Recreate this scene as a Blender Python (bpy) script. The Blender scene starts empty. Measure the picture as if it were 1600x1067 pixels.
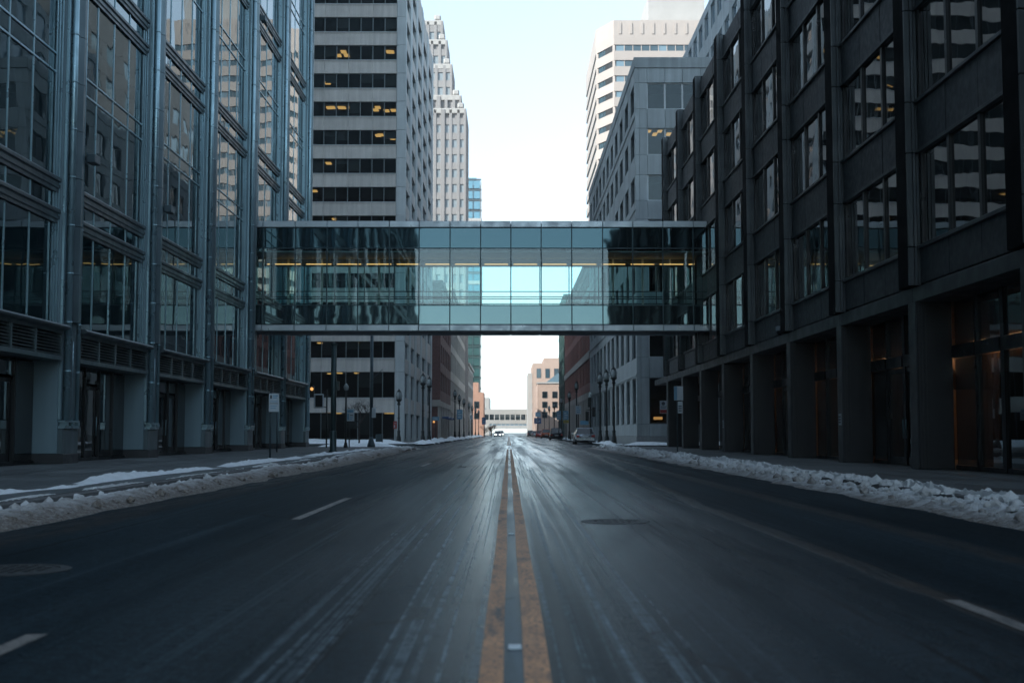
import bpy, bmesh, math, random
import numpy as np
from mathutils import Vector, Matrix
random.seed(7)
R = math.radians
S = bpy.context.scene
COL = S.collection

# ------------------------------------------------------------------ camera
cam_d = bpy.data.cameras.new('camera')
cam = bpy.data.objects.new('camera', cam_d); COL.objects.link(cam)
cam.location = (0, 0, 1.0)
cam.rotation_euler = (R(90 + 4.075), 0, R(-0.143))
cam_d.lens = 45.0; cam_d.sensor_width = 36.0
cam_d.clip_start = 0.05; cam_d.clip_end = 6000
cam_d.dof.use_dof = True
cam_d.dof.focus_distance = 42
cam_d.dof.aperture_fstop = 2.5
S.camera = cam

# ------------------------------------------------------------------ light
SUN_AZ = math.atan2(-0.80, -0.60)         # direction TO the sun, measured from +Y towards +X
SUN_EL = R(25)
W = bpy.data.worlds.new('World'); S.world = W; W.use_nodes = True
nt = W.node_tree; nt.nodes.clear()
sky = nt.nodes.new('ShaderNodeTexSky'); sky.sky_type = 'NISHITA'; sky.sun_disc = False
sky.sun_elevation = SUN_EL; sky.sun_rotation = SUN_AZ
sky.air_density = 1.05; sky.dust_density = 0.5; sky.ozone_density = 1.0; sky.altitude = 10
bg = nt.nodes.new('ShaderNodeBackground'); bg.inputs[1].default_value = 0.125
wo = nt.nodes.new('ShaderNodeOutputWorld')
hs = nt.nodes.new('ShaderNodeHueSaturation'); hs.inputs['Saturation'].default_value = 0.42     # thin winter haze pales the blue
nt.links.new(sky.outputs[0], hs.inputs['Color']); nt.links.new(hs.outputs[0], bg.inputs[0]); nt.links.new(bg.outputs[0], wo.inputs[0])
sun_d = bpy.data.lights.new('sun', 'SUN'); sun_d.energy = 3.2; sun_d.angle = R(0.5); sun_d.color = (1.0, 0.86, 0.72)
sun = bpy.data.objects.new('sun', sun_d); COL.objects.link(sun)
to_sun = Vector((math.sin(SUN_AZ) * math.cos(SUN_EL), math.cos(SUN_AZ) * math.cos(SUN_EL), math.sin(SUN_EL)))
sun.rotation_euler = to_sun.to_track_quat('Z', 'Y').to_euler()
sun.location = (-60, -60, 120)
S.view_settings.view_transform = 'Standard'; S.view_settings.look = 'None'
S.view_settings.exposure = 1.3; S.view_settings.use_white_balance = True; S.view_settings.white_balance_temperature = 5500; S.view_settings.white_balance_tint = 0
S.view_settings.gamma = 1.0; S.view_settings.use_curve_mapping = False
S.render.engine = 'CYCLES'
S.cycles.use_denoising = True
S.cycles.max_bounces = 8; S.cycles.transparent_max_bounces = 16; S.cycles.glossy_bounces = 5
S.cycles.caustics_reflective = False; S.cycles.caustics_refractive = False

# ------------------------------------------------------------------ materials
class NB:
    def __init__(s, name):
        s.m = bpy.data.materials.new(name); s.m.use_nodes = True
        s.t = s.m.node_tree; s.t.nodes.clear()
        s.out = s.n('ShaderNodeOutputMaterial')
    def n(s, typ, **kw):
        nd = s.t.nodes.new(typ)
        for k, v in kw.items(): setattr(nd, k, v)
        return nd
    def l(s, a, b): s.t.links.new(a, b)
    def put(s, sock, v):
        if hasattr(v, 'is_output') or isinstance(v, bpy.types.NodeSocket): s.l(v, sock)
        else: sock.default_value = v
    def math(s, op, a, b=0.0, c=0.0, clamp=False):
        nd = s.n('ShaderNodeMath', operation=op, use_clamp=clamp)
        s.put(nd.inputs[0], a); s.put(nd.inputs[1], b)
        if op in ('MULTIPLY_ADD', 'SMOOTH_MIN', 'SMOOTH_MAX'): s.put(nd.inputs[2], c)
        return nd.outputs[0]
    def rng(s, v, a, b, c=0.0, d=1.0, smooth=True):
        nd = s.n('ShaderNodeMapRange', interpolation_type='SMOOTHSTEP' if smooth else 'LINEAR')
        s.put(nd.inputs['Value'], v)
        for k, x in zip(('From Min', 'From Max', 'To Min', 'To Max'), (a, b, c, d)): s.put(nd.inputs[k], x)
        return nd.outputs[0]
    def pos(s): return s.n('ShaderNodeNewGeometry').outputs['Position']
    def objrand(s): return s.n('ShaderNodeObjectInfo').outputs['Random']
    def xyz(s, v):
        nd = s.n('ShaderNodeSeparateXYZ'); s.l(v, nd.inputs[0]); return nd.outputs
    def scale(s, v, sc, off=None):
        nd = s.n('ShaderNodeMapping'); s.l(v, nd.inputs[0]); nd.inputs['Scale'].default_value = sc
        if off is not None: s.put(nd.inputs['Location'], off)
        return nd.outputs[0]
    def noise(s, v, sc=1.0, det=3.0, rough=0.55, dist=0.0):
        nd = s.n('ShaderNodeTexNoise'); s.l(v, nd.inputs['Vector'])
        nd.inputs['Scale'].default_value = sc; nd.inputs['Detail'].default_value = det
        nd.inputs['Roughness'].default_value = rough; nd.inputs['Distortion'].default_value = dist
        return nd.outputs['Fac']
    def vor(s, v, sc=1.0, feature='F1'):
        nd = s.n('ShaderNodeTexVoronoi', feature=feature); s.l(v, nd.inputs['Vector']); nd.inputs['Scale'].default_value = sc
        return nd.outputs['Distance']
    def mix(s, f, a, b):
        nd = s.n('ShaderNodeMix', data_type='RGBA'); s.put(nd.inputs[0], f)
        s.put(nd.inputs[6], a if not isinstance(a, tuple) else (*a, 1)); s.put(nd.inputs[7], b if not isinstance(b, tuple) else (*b, 1))
        return nd.outputs[2]
    def bump(s, h, dist=0.01, st=1.0):
        nd = s.n('ShaderNodeBump'); s.l(h, nd.inputs['Height']); nd.inputs['Distance'].default_value = dist
        nd.inputs['Strength'].default_value = st; return nd.outputs[0]
    def bsdf(s, col, rough=0.5, metal=0.0, ior=1.5, nrm=None):
        b = s.n('ShaderNodeBsdfPrincipled')
        s.put(b.inputs['Base Color'], col if not isinstance(col, tuple) else (*col, 1))
        s.put(b.inputs['Roughness'], rough); s.put(b.inputs['Metallic'], metal); b.inputs['IOR'].default_value = ior
        if nrm is not None: s.l(nrm, b.inputs['Normal'])
        return b
    def done(s, sh):
        s.l(sh if isinstance(sh, bpy.types.NodeSocket) else sh.outputs[0], s.out.inputs[0]); return s.m

MATS = {}
def surf(name, col, rough=0.6, metal=0.0, var=0.25, sc=1.2, rand=0.15, streak=0.0, bump=0.0, bsc=20.0, ior=1.5):
    """A surface with soft mottling, per-piece tone, optional rain streaks and fine relief."""
    b = NB(name); p = b.pos()
    f = b.noise(p, sc, 5.0, 0.6)
    f = b.rng(f, 0.25, 0.75, 1 - var, 1 + var, False)
    r = b.rng(b.objrand(), 0, 1, 1 - rand, 1 + rand, False)
    f = b.math('MULTIPLY', f, r)
    if streak:
        g = b.noise(b.scale(p, (3.0, 3.0, 0.18)), 1.0, 4.0)
        f = b.math('MULTIPLY', f, b.rng(g, 0.35, 0.7, 1 - streak, 1.0))
    h = b.n('ShaderNodeHueSaturation'); h.inputs['Color'].default_value = (*col, 1); b.l(f, h.inputs['Value'])
    nrm = b.bump(b.noise(p, bsc, 4.0), bump) if bump else None
    rr = b.rng(b.noise(p, sc * 2.3, 3.0), 0.3, 0.7, max(rough - 0.08, 0.02), min(rough + 0.1, 1))
    MATS[name] = b.done(b.bsdf(h.outputs[0], rr, metal, ior, nrm)); return MATS[name]

def glass_opaque(name, col, ior=1.7, warp=0.006, wsc=0.5, rough=0.015, metal=0.0, stretch=(1, 1, 1), tint=(1, 1, 1)):
    """Coated glazing in front of a dark room: mirror-like with the slight waviness of float glass."""
    b = NB(name); p = b.pos()
    off = b.n('ShaderNodeCombineXYZ'); r = b.math('MULTIPLY', b.objrand(), 40.0)
    for i in range(3): b.l(r, off.inputs[i])
    v = b.scale(p, stretch, off.outputs[0])
    nrm = b.bump(b.noise(v, wsc, 2.0, 0.45), warp)
    sh = b.bsdf(col, rough, metal, ior, nrm); sh.inputs['Specular Tint'].default_value = (*tint, 1)
    MATS[name] = b.done(sh); return MATS[name]

def glass_clear(name, tint, ior=1.6, warp=0.003, wsc=0.6):
    b = NB(name); p = b.pos()
    off = b.n('ShaderNodeCombineXYZ'); r = b.math('MULTIPLY', b.objrand(), 40.0)
    for i in range(3): b.l(r, off.inputs[i])
    nrm = b.bump(b.noise(b.scale(p, (1, 1, 1), off.outputs[0]), wsc, 2.0, 0.4), warp)
    tr = b.n('ShaderNodeBsdfTransparent'); tr.inputs[0].default_value = (*tint, 1)
    gl = b.n('ShaderNodeBsdfGlossy'); gl.inputs['Roughness'].default_value = 0.01
    gl.inputs['Color'].default_value = (0.85, 0.97, 1, 1); b.l(nrm, gl.inputs['Normal'])
    fr = b.n('ShaderNodeFresnel'); fr.inputs[0].default_value = ior; b.l(nrm, fr.inputs['Normal'])
    mx = b.n('ShaderNodeMixShader'); b.l(b.math('MULTIPLY', fr.outputs[0], b.math('SUBTRACT', 1.0, b.n('ShaderNodeNewGeometry').outputs['Backfacing'])), mx.inputs[0]); b.l(tr.outputs[0], mx.inputs[1]); b.l(gl.outputs[0], mx.inputs[2])
    MATS[name] = b.done(mx); return MATS[name]

def emit(name, col, st):
    b = NB(name); e = b.n('ShaderNodeEmission'); e.inputs[0].default_value = (*col, 1); e.inputs[1].default_value = st
    MATS[name] = b.done(e); return MATS[name]

# left glass building
surf('silver_metal', (0.30, 0.42, 0.47), 0.33, 0.65, 0.15, 0.8, 0.1)
surf('panel_metal', (0.135, 0.18, 0.20), 0.42, 0.45, 0.15, 0.6, 0.12, streak=0.2)
surf('pier_panel', (0.20, 0.28, 0.32), 0.5, 0.1, 0.08, 0.5, 0.05, streak=0.12)
surf('dark_rail', (0.055, 0.072, 0.08), 0.38, 0.4, 0.15, 1.0, 0.08)
surf('plinth_stone', (0.035, 0.037, 0.04), 0.55, 0, 0.2, 3.0, 0.1, bump=0.002)
surf('louvre_metal', (0.12, 0.16, 0.175), 0.42, 0.5, 0.15, 2.0, 0.12)
surf('void_black', (0.006, 0.007, 0.008), 0.8, 0, 0.1)
glass_opaque('left_glass', (0.004, 0.011, 0.014), 1.75, 0.004, 0.55, tint=(0.62, 0.92, 1.0))
glass_opaque('shop_glass', (0.004, 0.006, 0.007), 1.55, 0.003, 0.6)
# right dark building
surf('slate_panel', (0.050, 0.055, 0.060), 0.55, 0, 0.35, 2.2, 0.15, bump=0.006, bsc=6)
surf('flute_metal', (0.085, 0.10, 0.108), 0.42, 0.3, 0.15, 1.0, 0.1, streak=0.2)
surf('black_fin', (0.004, 0.005, 0.006), 0.85, 0, 0.2, 1.0, 0.1, ior=1.15)
surf('dark_pier', (0.016, 0.019, 0.022), 0.5, 0, 0.2, 0.8, 0.08, streak=0.2)
surf('dark_beam', (0.05, 0.057, 0.062), 0.45, 0.2, 0.2, 0.8, 0.1)
surf('dark_frame', (0.012, 0.014, 0.016), 0.35, 0.3, 0.15, 1.0, 0.08)
glass_opaque('right_glass', (0.004, 0.006, 0.007), 2.7, 0.005, 0.6)
glass_clear('lobby_glass', (0.46, 0.46, 0.45), 1.7, 0.003)
surf('lobby_wall', (0.22, 0.15, 0.10), 0.6, 0, 0.3, 0.8, 0.1)
# skyway
glass_clear('skyway_glass', (0.86, 0.955, 0.945), 1.85, 0.0012, 0.8)
glass_opaque('skyway_top_glass', (0.065, 0.105, 0.12), 1.5, 0.0042, 0.75, 0.03, 0.85)
glass_opaque('skyway_spandrel', (0.125, 0.18, 0.19), 1.5, 0.0042, 0.75, 0.03, 0.85)
surf('skyway_silver', (0.42, 0.47, 0.50), 0.35, 0.6, 0.1, 0.8, 0.06)
surf('skyway_under', (0.10, 0.115, 0.125), 0.55, 0.2, 0.15, 0.7, 0.05)
surf('skyway_mullion', (0.02, 0.045, 0.055), 0.35, 0.4, 0.1, 1.0, 0.05)
surf('skyway_inside', (0.26, 0.28, 0.28), 0.6, 0, 0.1, 1.0, 0.05)
surf('post_pale', (0.55, 0.54, 0.48), 0.5)
surf('carpet', (0.04, 0.05, 0.055), 0.9, 0, 0.2, 2.0, 0.0)
emit('warm_strip', (1.0, 0.50, 0.15), 0.6)
emit('office_light', (1.0, 0.52, 0.14), 0.62)
emit('lobby_light', (1.0, 0.52, 0.24), 6.0)
# other buildings
surf('ribbon_concrete', (0.60, 0.575, 0.54), 0.75, 0, 0.12, 0.6, 0.06, streak=0.15, bump=0.002)
surf('ribbon_column', (0.52, 0.56, 0.57), 0.7, 0, 0.1, 0.6, 0.05, streak=0.1)
surf('office_inside', (0.022, 0.022, 0.023), 0.8, 0, 0.4, 0.6, 0.2)
surf('office_ceiling', (0.05, 0.048, 0.045), 0.8, 0, 0.1, 1.0, 0.1)
surf('window_frame', (0.08, 0.10, 0.112), 0.4, 0.3, 0.1, 1.0, 0.1)
surf('tower_mullion', (0.15, 0.175, 0.185), 0.4, 0.3, 0.1, 1.0, 0.1)
surf('blind_grey', (0.16, 0.16, 0.155), 0.8, 0, 0.1, 1.0, 0.2)
surf('white_frame', (0.50, 0.53, 0.55), 0.5, 0, 0.1, 1.0, 0.1)
glass_clear('office_glass', (0.60, 0.62, 0.62), 1.6, 0.002)
glass_opaque('dark_window', (0.012, 0.018, 0.022), 1.6, 0.003, 0.4)
glass_opaque('blue_window', (0.045, 0.075, 0.095), 1.6, 0.003, 0.4)
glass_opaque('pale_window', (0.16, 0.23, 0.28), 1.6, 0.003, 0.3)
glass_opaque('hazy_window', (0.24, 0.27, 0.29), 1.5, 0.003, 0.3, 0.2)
surf('dim_stone', (0.11, 0.115, 0.12), 0.75, 0, 0.14, 0.7, 0.10)
surf('gray_stone', (0.40, 0.44, 0.455), 0.75, 0, 0.14, 0.7, 0.10, streak=0.2, bump=0.002)
surf('base_granite', (0.24, 0.255, 0.26), 0.6, 0, 0.2, 2.5, 0.12, bump=0.001)
surf('pink_stone', (0.40, 0.345, 0.31), 0.7, 0, 0.06, 0.3, 0.04)
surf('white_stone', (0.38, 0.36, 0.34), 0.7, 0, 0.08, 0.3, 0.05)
surf('tower_rib', (0.25, 0.235, 0.23), 0.7, 0, 0.08, 0.3, 0.05)
surf('red_brick', (0.26, 0.115, 0.09), 0.85, 0, 0.25, 3.0, 0.12, bump=0.004)
surf('brown_brick', (0.16, 0.085, 0.075), 0.85, 0, 0.25, 3.0, 0.14, bump=0.004)
surf('pink_brick', (0.42, 0.305, 0.245), 0.85, 0, 0.12, 2.0, 0.06)
surf('orange_brick', (0.44, 0.26, 0.19), 0.85, 0, 0.12, 2.0, 0.06)
surf('beige_stone', (0.45, 0.42, 0.38), 0.75, 0, 0.15, 0.8, 0.1, streak=0.15)
surf('green_frame', (0.035, 0.07, 0.065), 0.4, 0.2, 0.1, 1.0, 0.1)
glass_opaque('green_glass', (0.035, 0.085, 0.08), 1.7, 0.003, 0.4)
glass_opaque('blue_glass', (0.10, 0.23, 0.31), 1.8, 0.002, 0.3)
surf('roof_grey', (0.12, 0.12, 0.12), 0.9)
# street things
surf('post_black', (0.012, 0.016, 0.016), 0.4, 0.3, 0.2, 3.0, 0.1)
surf('post_steel', (0.06, 0.085, 0.10), 0.45, 0.5, 0.2, 2.0, 0.1)
surf('post_green', (0.018, 0.035, 0.036), 0.4, 0.3, 0.2, 3.0, 0.1)
surf('globe_glass', (0.30, 0.34, 0.35), 0.25, 0, 0.1, 3.0, 0.1)
surf('sign_white', (0.50, 0.56, 0.60), 0.5, 0, 0.08, 3.0, 0.08)
surf('sign_blue', (0.17, 0.33, 0.48), 0.5, 0, 0.08, 3.0, 0.05)
surf('sign_deep_blue', (0.03, 0.07, 0.20), 0.5, 0, 0.08, 3.0, 0.05)
surf('sign_red', (0.30, 0.03, 0.03), 0.5, 0, 0.08, 3.0, 0.05)
surf('sign_yellow', (0.45, 0.36, 0.05), 0.5, 0, 0.08, 3.0, 0.05)
surf('print_dark', (0.04, 0.055, 0.075), 0.6, 0, 0.05, 3.0, 0.0)
surf('bark', (0.045, 0.036, 0.030), 0.9, 0, 0.3, 6.0, 0.1, bump=0.01)
surf('twig_brown', (0.20, 0.13, 0.085), 0.9, 0, 0.3, 6.0, 0.1)
surf('iron_cover', (0.022, 0.024, 0.026), 0.6, 0.2, 0.3, 12.0, 0.1)
surf('tyre_rubber', (0.012, 0.012, 0.013), 0.8)
surf('rim_metal', (0.35, 0.36, 0.37), 0.35, 0.8)
surf('car_silver', (0.33, 0.36, 0.39), 0.25, 0.6, 0.05, 1.0, 0.0)
surf('car_dark', (0.012, 0.016, 0.02), 0.2, 0.2, 0.05, 1.0, 0.0)
surf('car_orange', (0.45, 0.10, 0.03), 0.25, 0.1, 0.05, 1.0, 0.0)
surf('car_red', (0.30, 0.025, 0.02), 0.25, 0.1, 0.05, 1.0, 0.0)
surf('car_white', (0.65, 0.66, 0.66), 0.25, 0, 0.05, 1.0, 0.0)
surf('car_trim', (0.02, 0.02, 0.022), 0.5)
glass_opaque('car_glass', (0.01, 0.013, 0.015), 1.6, 0.0, 0.3)
surf('tail_red', (0.35, 0.01, 0.01), 0.2)
surf('plate_white', (0.55, 0.57, 0.58), 0.5)
emit('headlight_on', (1.0, 0.92, 0.75), 6.0)
emit('amber_lamp', (1.0, 0.45, 0.12), 0.45)

# asphalt: worn wheel tracks, salt haze, brown slush lines
def asphalt():
    b = NB('asphalt'); p = b.pos(); x, y, z = b.xyz(p)
    fine = b.noise(p, 55, 5, 0.7)
    track = b.noise(b.scale(p, (1.5, 0.02, 1)), 1.0, 4, 0.6, 0.15)
    thin = b.noise(b.scale(p, (16, 0.05, 1)), 1.0, 5, 0.65)
    blot = b.noise(b.scale(p, (0.6, 0.12, 1)), 1.0, 5, 0.6, 0.4)
    v = b.rng(fine, 0.3, 0.7, 0.5, 1.6, False)
    v = b.math('MULTIPLY', v, b.rng(track, 0.3, 0.7, 0.8, 1.2))
    v = b.math('MULTIPLY', v, b.rng(blot, 0.3, 0.7, 0.75, 1.25))
    v = b.math('MULTIPLY', v, b.rng(b.noise(p, 13, 5, 0.75), 0.32, 0.68, 0.6, 1.45))
    v = b.math('MULTIPLY', v, b.rng(b.vor(p, 38), 0.1, 0.5, 1.35, 0.8))
    base = b.n('ShaderNodeHueSaturation'); base.inputs['Color'].default_value = (0.018, 0.028, 0.035, 1); b.l(v, base.inputs['Value'])
    # pale salt film next to the centre line, drawn out along the wheel tracks
    def band(c, w, soft):
        d = b.math('ABSOLUTE', b.math('SUBTRACT', x, c)); return b.rng(d, w, w + soft, 1.0, 0.0)
    brk = b.math('MULTIPLY', b.rng(b.noise(p, 4.5, 6, 0.8), 0.38, 0.58, 0.15, 1.0), b.rng(b.noise(p, 24, 4, 0.8), 0.36, 0.56, 0.35, 1.0))
    streak = b.rng(thin, 0.50, 0.64)
    broken = b.rng(b.noise(b.scale(p, (3, 0.25, 1)), 1.0, 5, 0.65), 0.38, 0.62)
    grit = b.rng(b.noise(b.scale(p, (30, 6, 1)), 1.0, 4, 0.7), 0.35, 0.65, 0.35, 1.0)
    salt = b.math('MULTIPLY', b.math('MULTIPLY', b.math('MULTIPLY', streak, grit), b.math('MULTIPLY', brk, 1.6)), b.math('ADD', b.math('MULTIPLY', band(-0.62, 0.25, 0.6), 0.75), b.math('MULTIPLY', band(0.46, 0.14, 0.5), 1.3), clamp=True))
    salt = b.math('ADD', salt, b.math('MULTIPLY', b.math('MULTIPLY', band(0.02, 0.03, 0.05), broken), 0.5), clamp=True)
    salt2 = b.math('MULTIPLY', b.rng(track, 0.45, 0.75), b.math('MULTIPLY', streak, 0.16))
    salt = b.math('ADD', salt, salt2, clamp=True)
    col = b.mix(b.math('MULTIPLY', salt, 0.8), base.outputs[0], (0.30, 0.37, 0.41))
    # brown slush lines left by tyres in the right hand lanes
    grit2 = b.math('MULTIPLY', b.rng(b.noise(p, 5, 6, 0.75), 0.36, 0.6, 0.25, 1.0), b.rng(b.noise(p, 26, 4, 0.8), 0.38, 0.58, 0.4, 1.0))
    def slush(c, drift, start, w):
        cx = b.math('ADD', b.math('MULTIPLY', b.math('MAXIMUM', b.math('SUBTRACT', y, start), 0.0), drift), c)
        cx = b.math('ADD', cx, b.math('MULTIPLY', b.math('SUBTRACT', b.noise(b.scale(p, (0, 0.12, 0)), 1.0, 3), 0.5), 0.35))
        d = b.math('ABSOLUTE', b.math('SUBTRACT', x, cx))
        m = b.rng(d, w * 0.25, w, 1.0, 0.0)
        return b.math('MULTIPLY', m, b.rng(b.noise(b.scale(p, (9, 0.8, 1)), 1.0, 5, 0.7), 0.33, 0.6, 0.15, 1.0))
    mud = b.math('ADD', slush(2.65, 0.030, 18, 0.15), b.math('MULTIPLY', slush(4.0, 0.0, 0, 0.24), 0.8), clamp=True)
    mud = b.math('ADD', mud, b.math('MULTIPLY', slush(-4.75, 0.0, 0, 0.5), 0.6), clamp=True)
    col = b.mix(b.math('MULTIPLY', b.math('MULTIPLY', mud, grit2), 0.85), col, (0.095, 0.072, 0.054))
    # pale grit specks
    sp = b.rng(b.vor(b.scale(p, (1, 1, 0)), 1.6), 0.012, 0.02, 1.0, 0.0)
    col = b.mix(b.math('MULTIPLY', sp, 0.7), col, (0.4, 0.43, 0.46))
    # cross joint and cracks
    cy = b.math('ADD', y, b.math('MULTIPLY', b.noise(b.scale(p, (1.3, 0, 0)), 1.0, 4), 0.35))
    cr = b.rng(b.math('ABSOLUTE', b.math('SUBTRACT', cy, 13.85)), 0.012, 0.035, 1.0, 0.0)
    cr = b.math('MULTIPLY', cr, b.rng(b.noise(p, 1.1, 3), 0.4, 0.55))
    for sx, sw in ((-0.84, .018), (1.95, .016), (-4.1, .02)):      # sealed joints between paving passes
        jx = b.math('ADD', x, b.math('MULTIPLY', b.math('SUBTRACT', b.noise(b.scale(p, (0, 0.9, 0)), 1.0, 5, 0.7), 0.5), 0.16))
        cr = b.math('MAXIMUM', cr, b.math('MULTIPLY', b.rng(b.math('ABSOLUTE', b.math('SUBTRACT', jx, sx)), sw * .5, sw * 1.6, 1.0, 0.0), b.rng(b.noise(b.scale(p, (1, .35, 1)), 1.0, 4), 0.36, 0.5, 0.15, 1.0)))
    wig = b.n('ShaderNodeVectorMath', operation='MULTIPLY_ADD'); nz = b.n('ShaderNodeTexNoise'); b.l(p, nz.inputs['Vector']); nz.inputs['Scale'].default_value = 0.9; nz.inputs['Detail'].default_value = 5
    b.l(nz.outputs['Color'], wig.inputs[0]); wig.inputs[1].default_value = (1.2, 1.2, 0); b.l(p, wig.inputs[2])
    ck = b.rng(b.vor(b.scale(wig.outputs[0], (1, .55, 0)), 0.16, 'DISTANCE_TO_EDGE'), 0.002, 0.006, 1.0, 0.0)
    cr = b.math('MAXIMUM', cr, b.math('MULTIPLY', ck, b.rng(b.noise(p, 0.25, 3), 0.46, 0.6)))
    col = b.mix(b.math('MULTIPLY', cr, 0.85), col, (0.006, 0.007, 0.008))
    rough = b.math('ADD', b.rng(track, 0.3, 0.7, 0.33, 0.15), b.math('MULTIPLY', b.math('SUBTRACT', fine, 0.5), 0.15))
    rough = b.math('ADD', rough, b.math('MULTIPLY', b.math('ADD', b.math('MULTIPLY', mud, 0.35), salt), 0.3), clamp=True)
    h = b.math('ADD', fine, b.math('MULTIPLY', mud, 3.0))
    nrm = b.bump(h, 0.004, 1.0)
    dry = b.bsdf(col, 0.5, 0, 1.06, nrm); damp = b.bsdf(col, rough, 0, 1.33, nrm)
    wet = b.math('ADD', b.math('MULTIPLY', band(-0.95, 0.5, 1.6), 0.6), b.math('MULTIPLY', band(1.15, 0.75, 1.2), 1.0), clamp=True)
    wet = b.math('MULTIPLY', wet, b.math('MULTIPLY', b.rng(track, 0.30, 0.55, 0.45, 1.0), b.rng(blot, 0.28, 0.5, 0.55, 1.0)))
    far = b.rng(y, 8, 45, 0.0, 0.55)
    wet = b.math('MULTIPLY', b.math('MAXIMUM', wet, b.math('MULTIPLY', far, b.rng(track, 0.3, 0.65, 0.4, 1.0))), b.rng(y, 3, 18, 0.5, 1.0))
    mx = b.n('ShaderNodeMixShader'); b.l(wet, mx.inputs[0]); b.l(dry.outputs[0], mx.inputs[1]); b.l(damp.outputs[0], mx.inputs[2])
    MATS['asphalt'] = b.done(mx)
asphalt()

def paint(name, col, wear):
    b = NB(name); p = b.pos()
    w = b.rng(b.noise(b.scale(p, (6, 1.2, 1)), 1.0, 6, 0.72), 0.5 - wear, 0.72 - wear)
    w2 = b.rng(b.noise(p, 40, 4, 0.7), 0.36, 0.5)
    v = b.rng(b.noise(p, 2.5, 5), 0.3, 0.7, 0.7, 1.15, False)
    h = b.n('ShaderNodeHueSaturation'); h.inputs['Color'].default_value = (*col, 1); b.l(v, h.inputs['Value'])
    c = b.mix(b.math('MULTIPLY', w, w2), (0.035, 0.038, 0.04), h.outputs[0])
    MATS[name] = b.done(b.bsdf(c, 0.6, 0, 1.5, b.bump(b.noise(p, 60, 4), 0.003)))
paint('yellow_paint', (0.64, 0.32, 0.14), 0.21)
paint('white_paint', (0.27, 0.245, 0.22), 0.18)
paint('faint_paint', (0.10, 0.09, 0.085), -0.02)

def snow(name, side):
    """Ploughed snow: clean and white towards the footway, brown grit towards the road."""
    b = NB(name); p = b.pos(); x, y, z = b.xyz(p)
    d = b.math('MULTIPLY', x, side)                       # distance from the road centre
    n1 = b.noise(p, 3.0, 6, 0.7); n2 = b.noise(p, 16, 6, 0.75)
    e = b.math('ADD', d, b.math('MULTIPLY', b.math('SUBTRACT', n1, 0.5), 1.1))
    dirt = b.rng(e, 5.15 if side > 0 else 5.2, 6.05 if side > 0 else 6.3, 1.0, 0.0)
    dirt = b.math('MULTIPLY', dirt, b.rng(n2, 0.2, 0.55, 0.45, 1.0))
    clean = b.mix(b.rng(n2, 0.3, 0.7), (0.74, 0.77, 0.79), (0.86, 0.88, 0.89))
    brown = b.mix(b.rng(b.noise(p, 30, 4, 0.8), 0.35, 0.65), (0.055, 0.042, 0.033), (0.26, 0.225, 0.19))
    c = b.mix(dirt, clean, brown)
    MATS[name] = b.done(b.bsdf(c, 0.75, 0, 1.31, b.bump(b.math('ADD', n2, b.noise(p, 60, 4)), 0.02, 0.8)))
snow('snow_left', -1); snow('snow_right', 1)
surf('snow_clean', (0.80, 0.84, 0.87), 0.75, 0, 0.12, 4.0, 0.0, bump=0.02, bsc=14)

def paving():
    b = NB('paving'); p = b.pos()
    st = b.noise(b.scale(p, (1.2, 0.25, 1)), 1.0, 5, 0.65)
    v = b.math('MULTIPLY', b.rng(st, 0.3, 0.7, 0.6, 1.35), b.rng(b.objrand(), 0, 1, 0.82, 1.18, False))
    v = b.math('MULTIPLY', v, b.rng(b.noise(p, 30, 4), 0.3, 0.7, 0.85, 1.15, False))
    h = b.n('ShaderNodeHueSaturation'); h.inputs['Color'].default_value = (0.085, 0.095, 0.098, 1); b.l(v, h.inputs['Value'])
    MATS['paving'] = b.done(b.bsdf(h.outputs[0], b.rng(st, 0.3, 0.7, 0.42, 0.7), 0, 1.5, b.bump(b.noise(p, 40, 4), 0.003)))
paving()
surf('kerb_stone', (0.09, 0.09, 0.09), 0.7, 0, 0.25, 1.5, 0.12, bump=0.003)
surf('ground_mat', (0.10, 0.10, 0.10), 0.85, 0, 0.3, 0.2, 0.0)

# ------------------------------------------------------------------ mesh helpers
WORLD = {}                                                  # object name -> world location (nothing with a rotated parent is in here)
def link(name, me, parent=None, loc=(0, 0, 0), rot=None):
    o = bpy.data.objects.new(name, me); COL.objects.link(o)
    loc = Vector(loc); WORLD[o.name] = loc
    if parent is not None:
        o.parent = parent; o.location = loc - WORLD[parent.name]
    else: o.location = loc
    if rot is not None: o.rotation_euler = rot
    return o
def thing(name, label, cat, loc=(0, 0, 0), group=None, rz=0):
    o = link(name, None, None, loc); o.empty_display_size = 0.3
    o['label'] = label; o['category'] = cat
    if group: o['group'] = group
    if rz: o.rotation_euler = (0, 0, rz)
    return o
def tag(o, label, cat, group=None):
    o['label'] = label; o['category'] = cat
    if group: o['group'] = group
    return o
def kind(o, k): o['kind'] = k; return o

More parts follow.
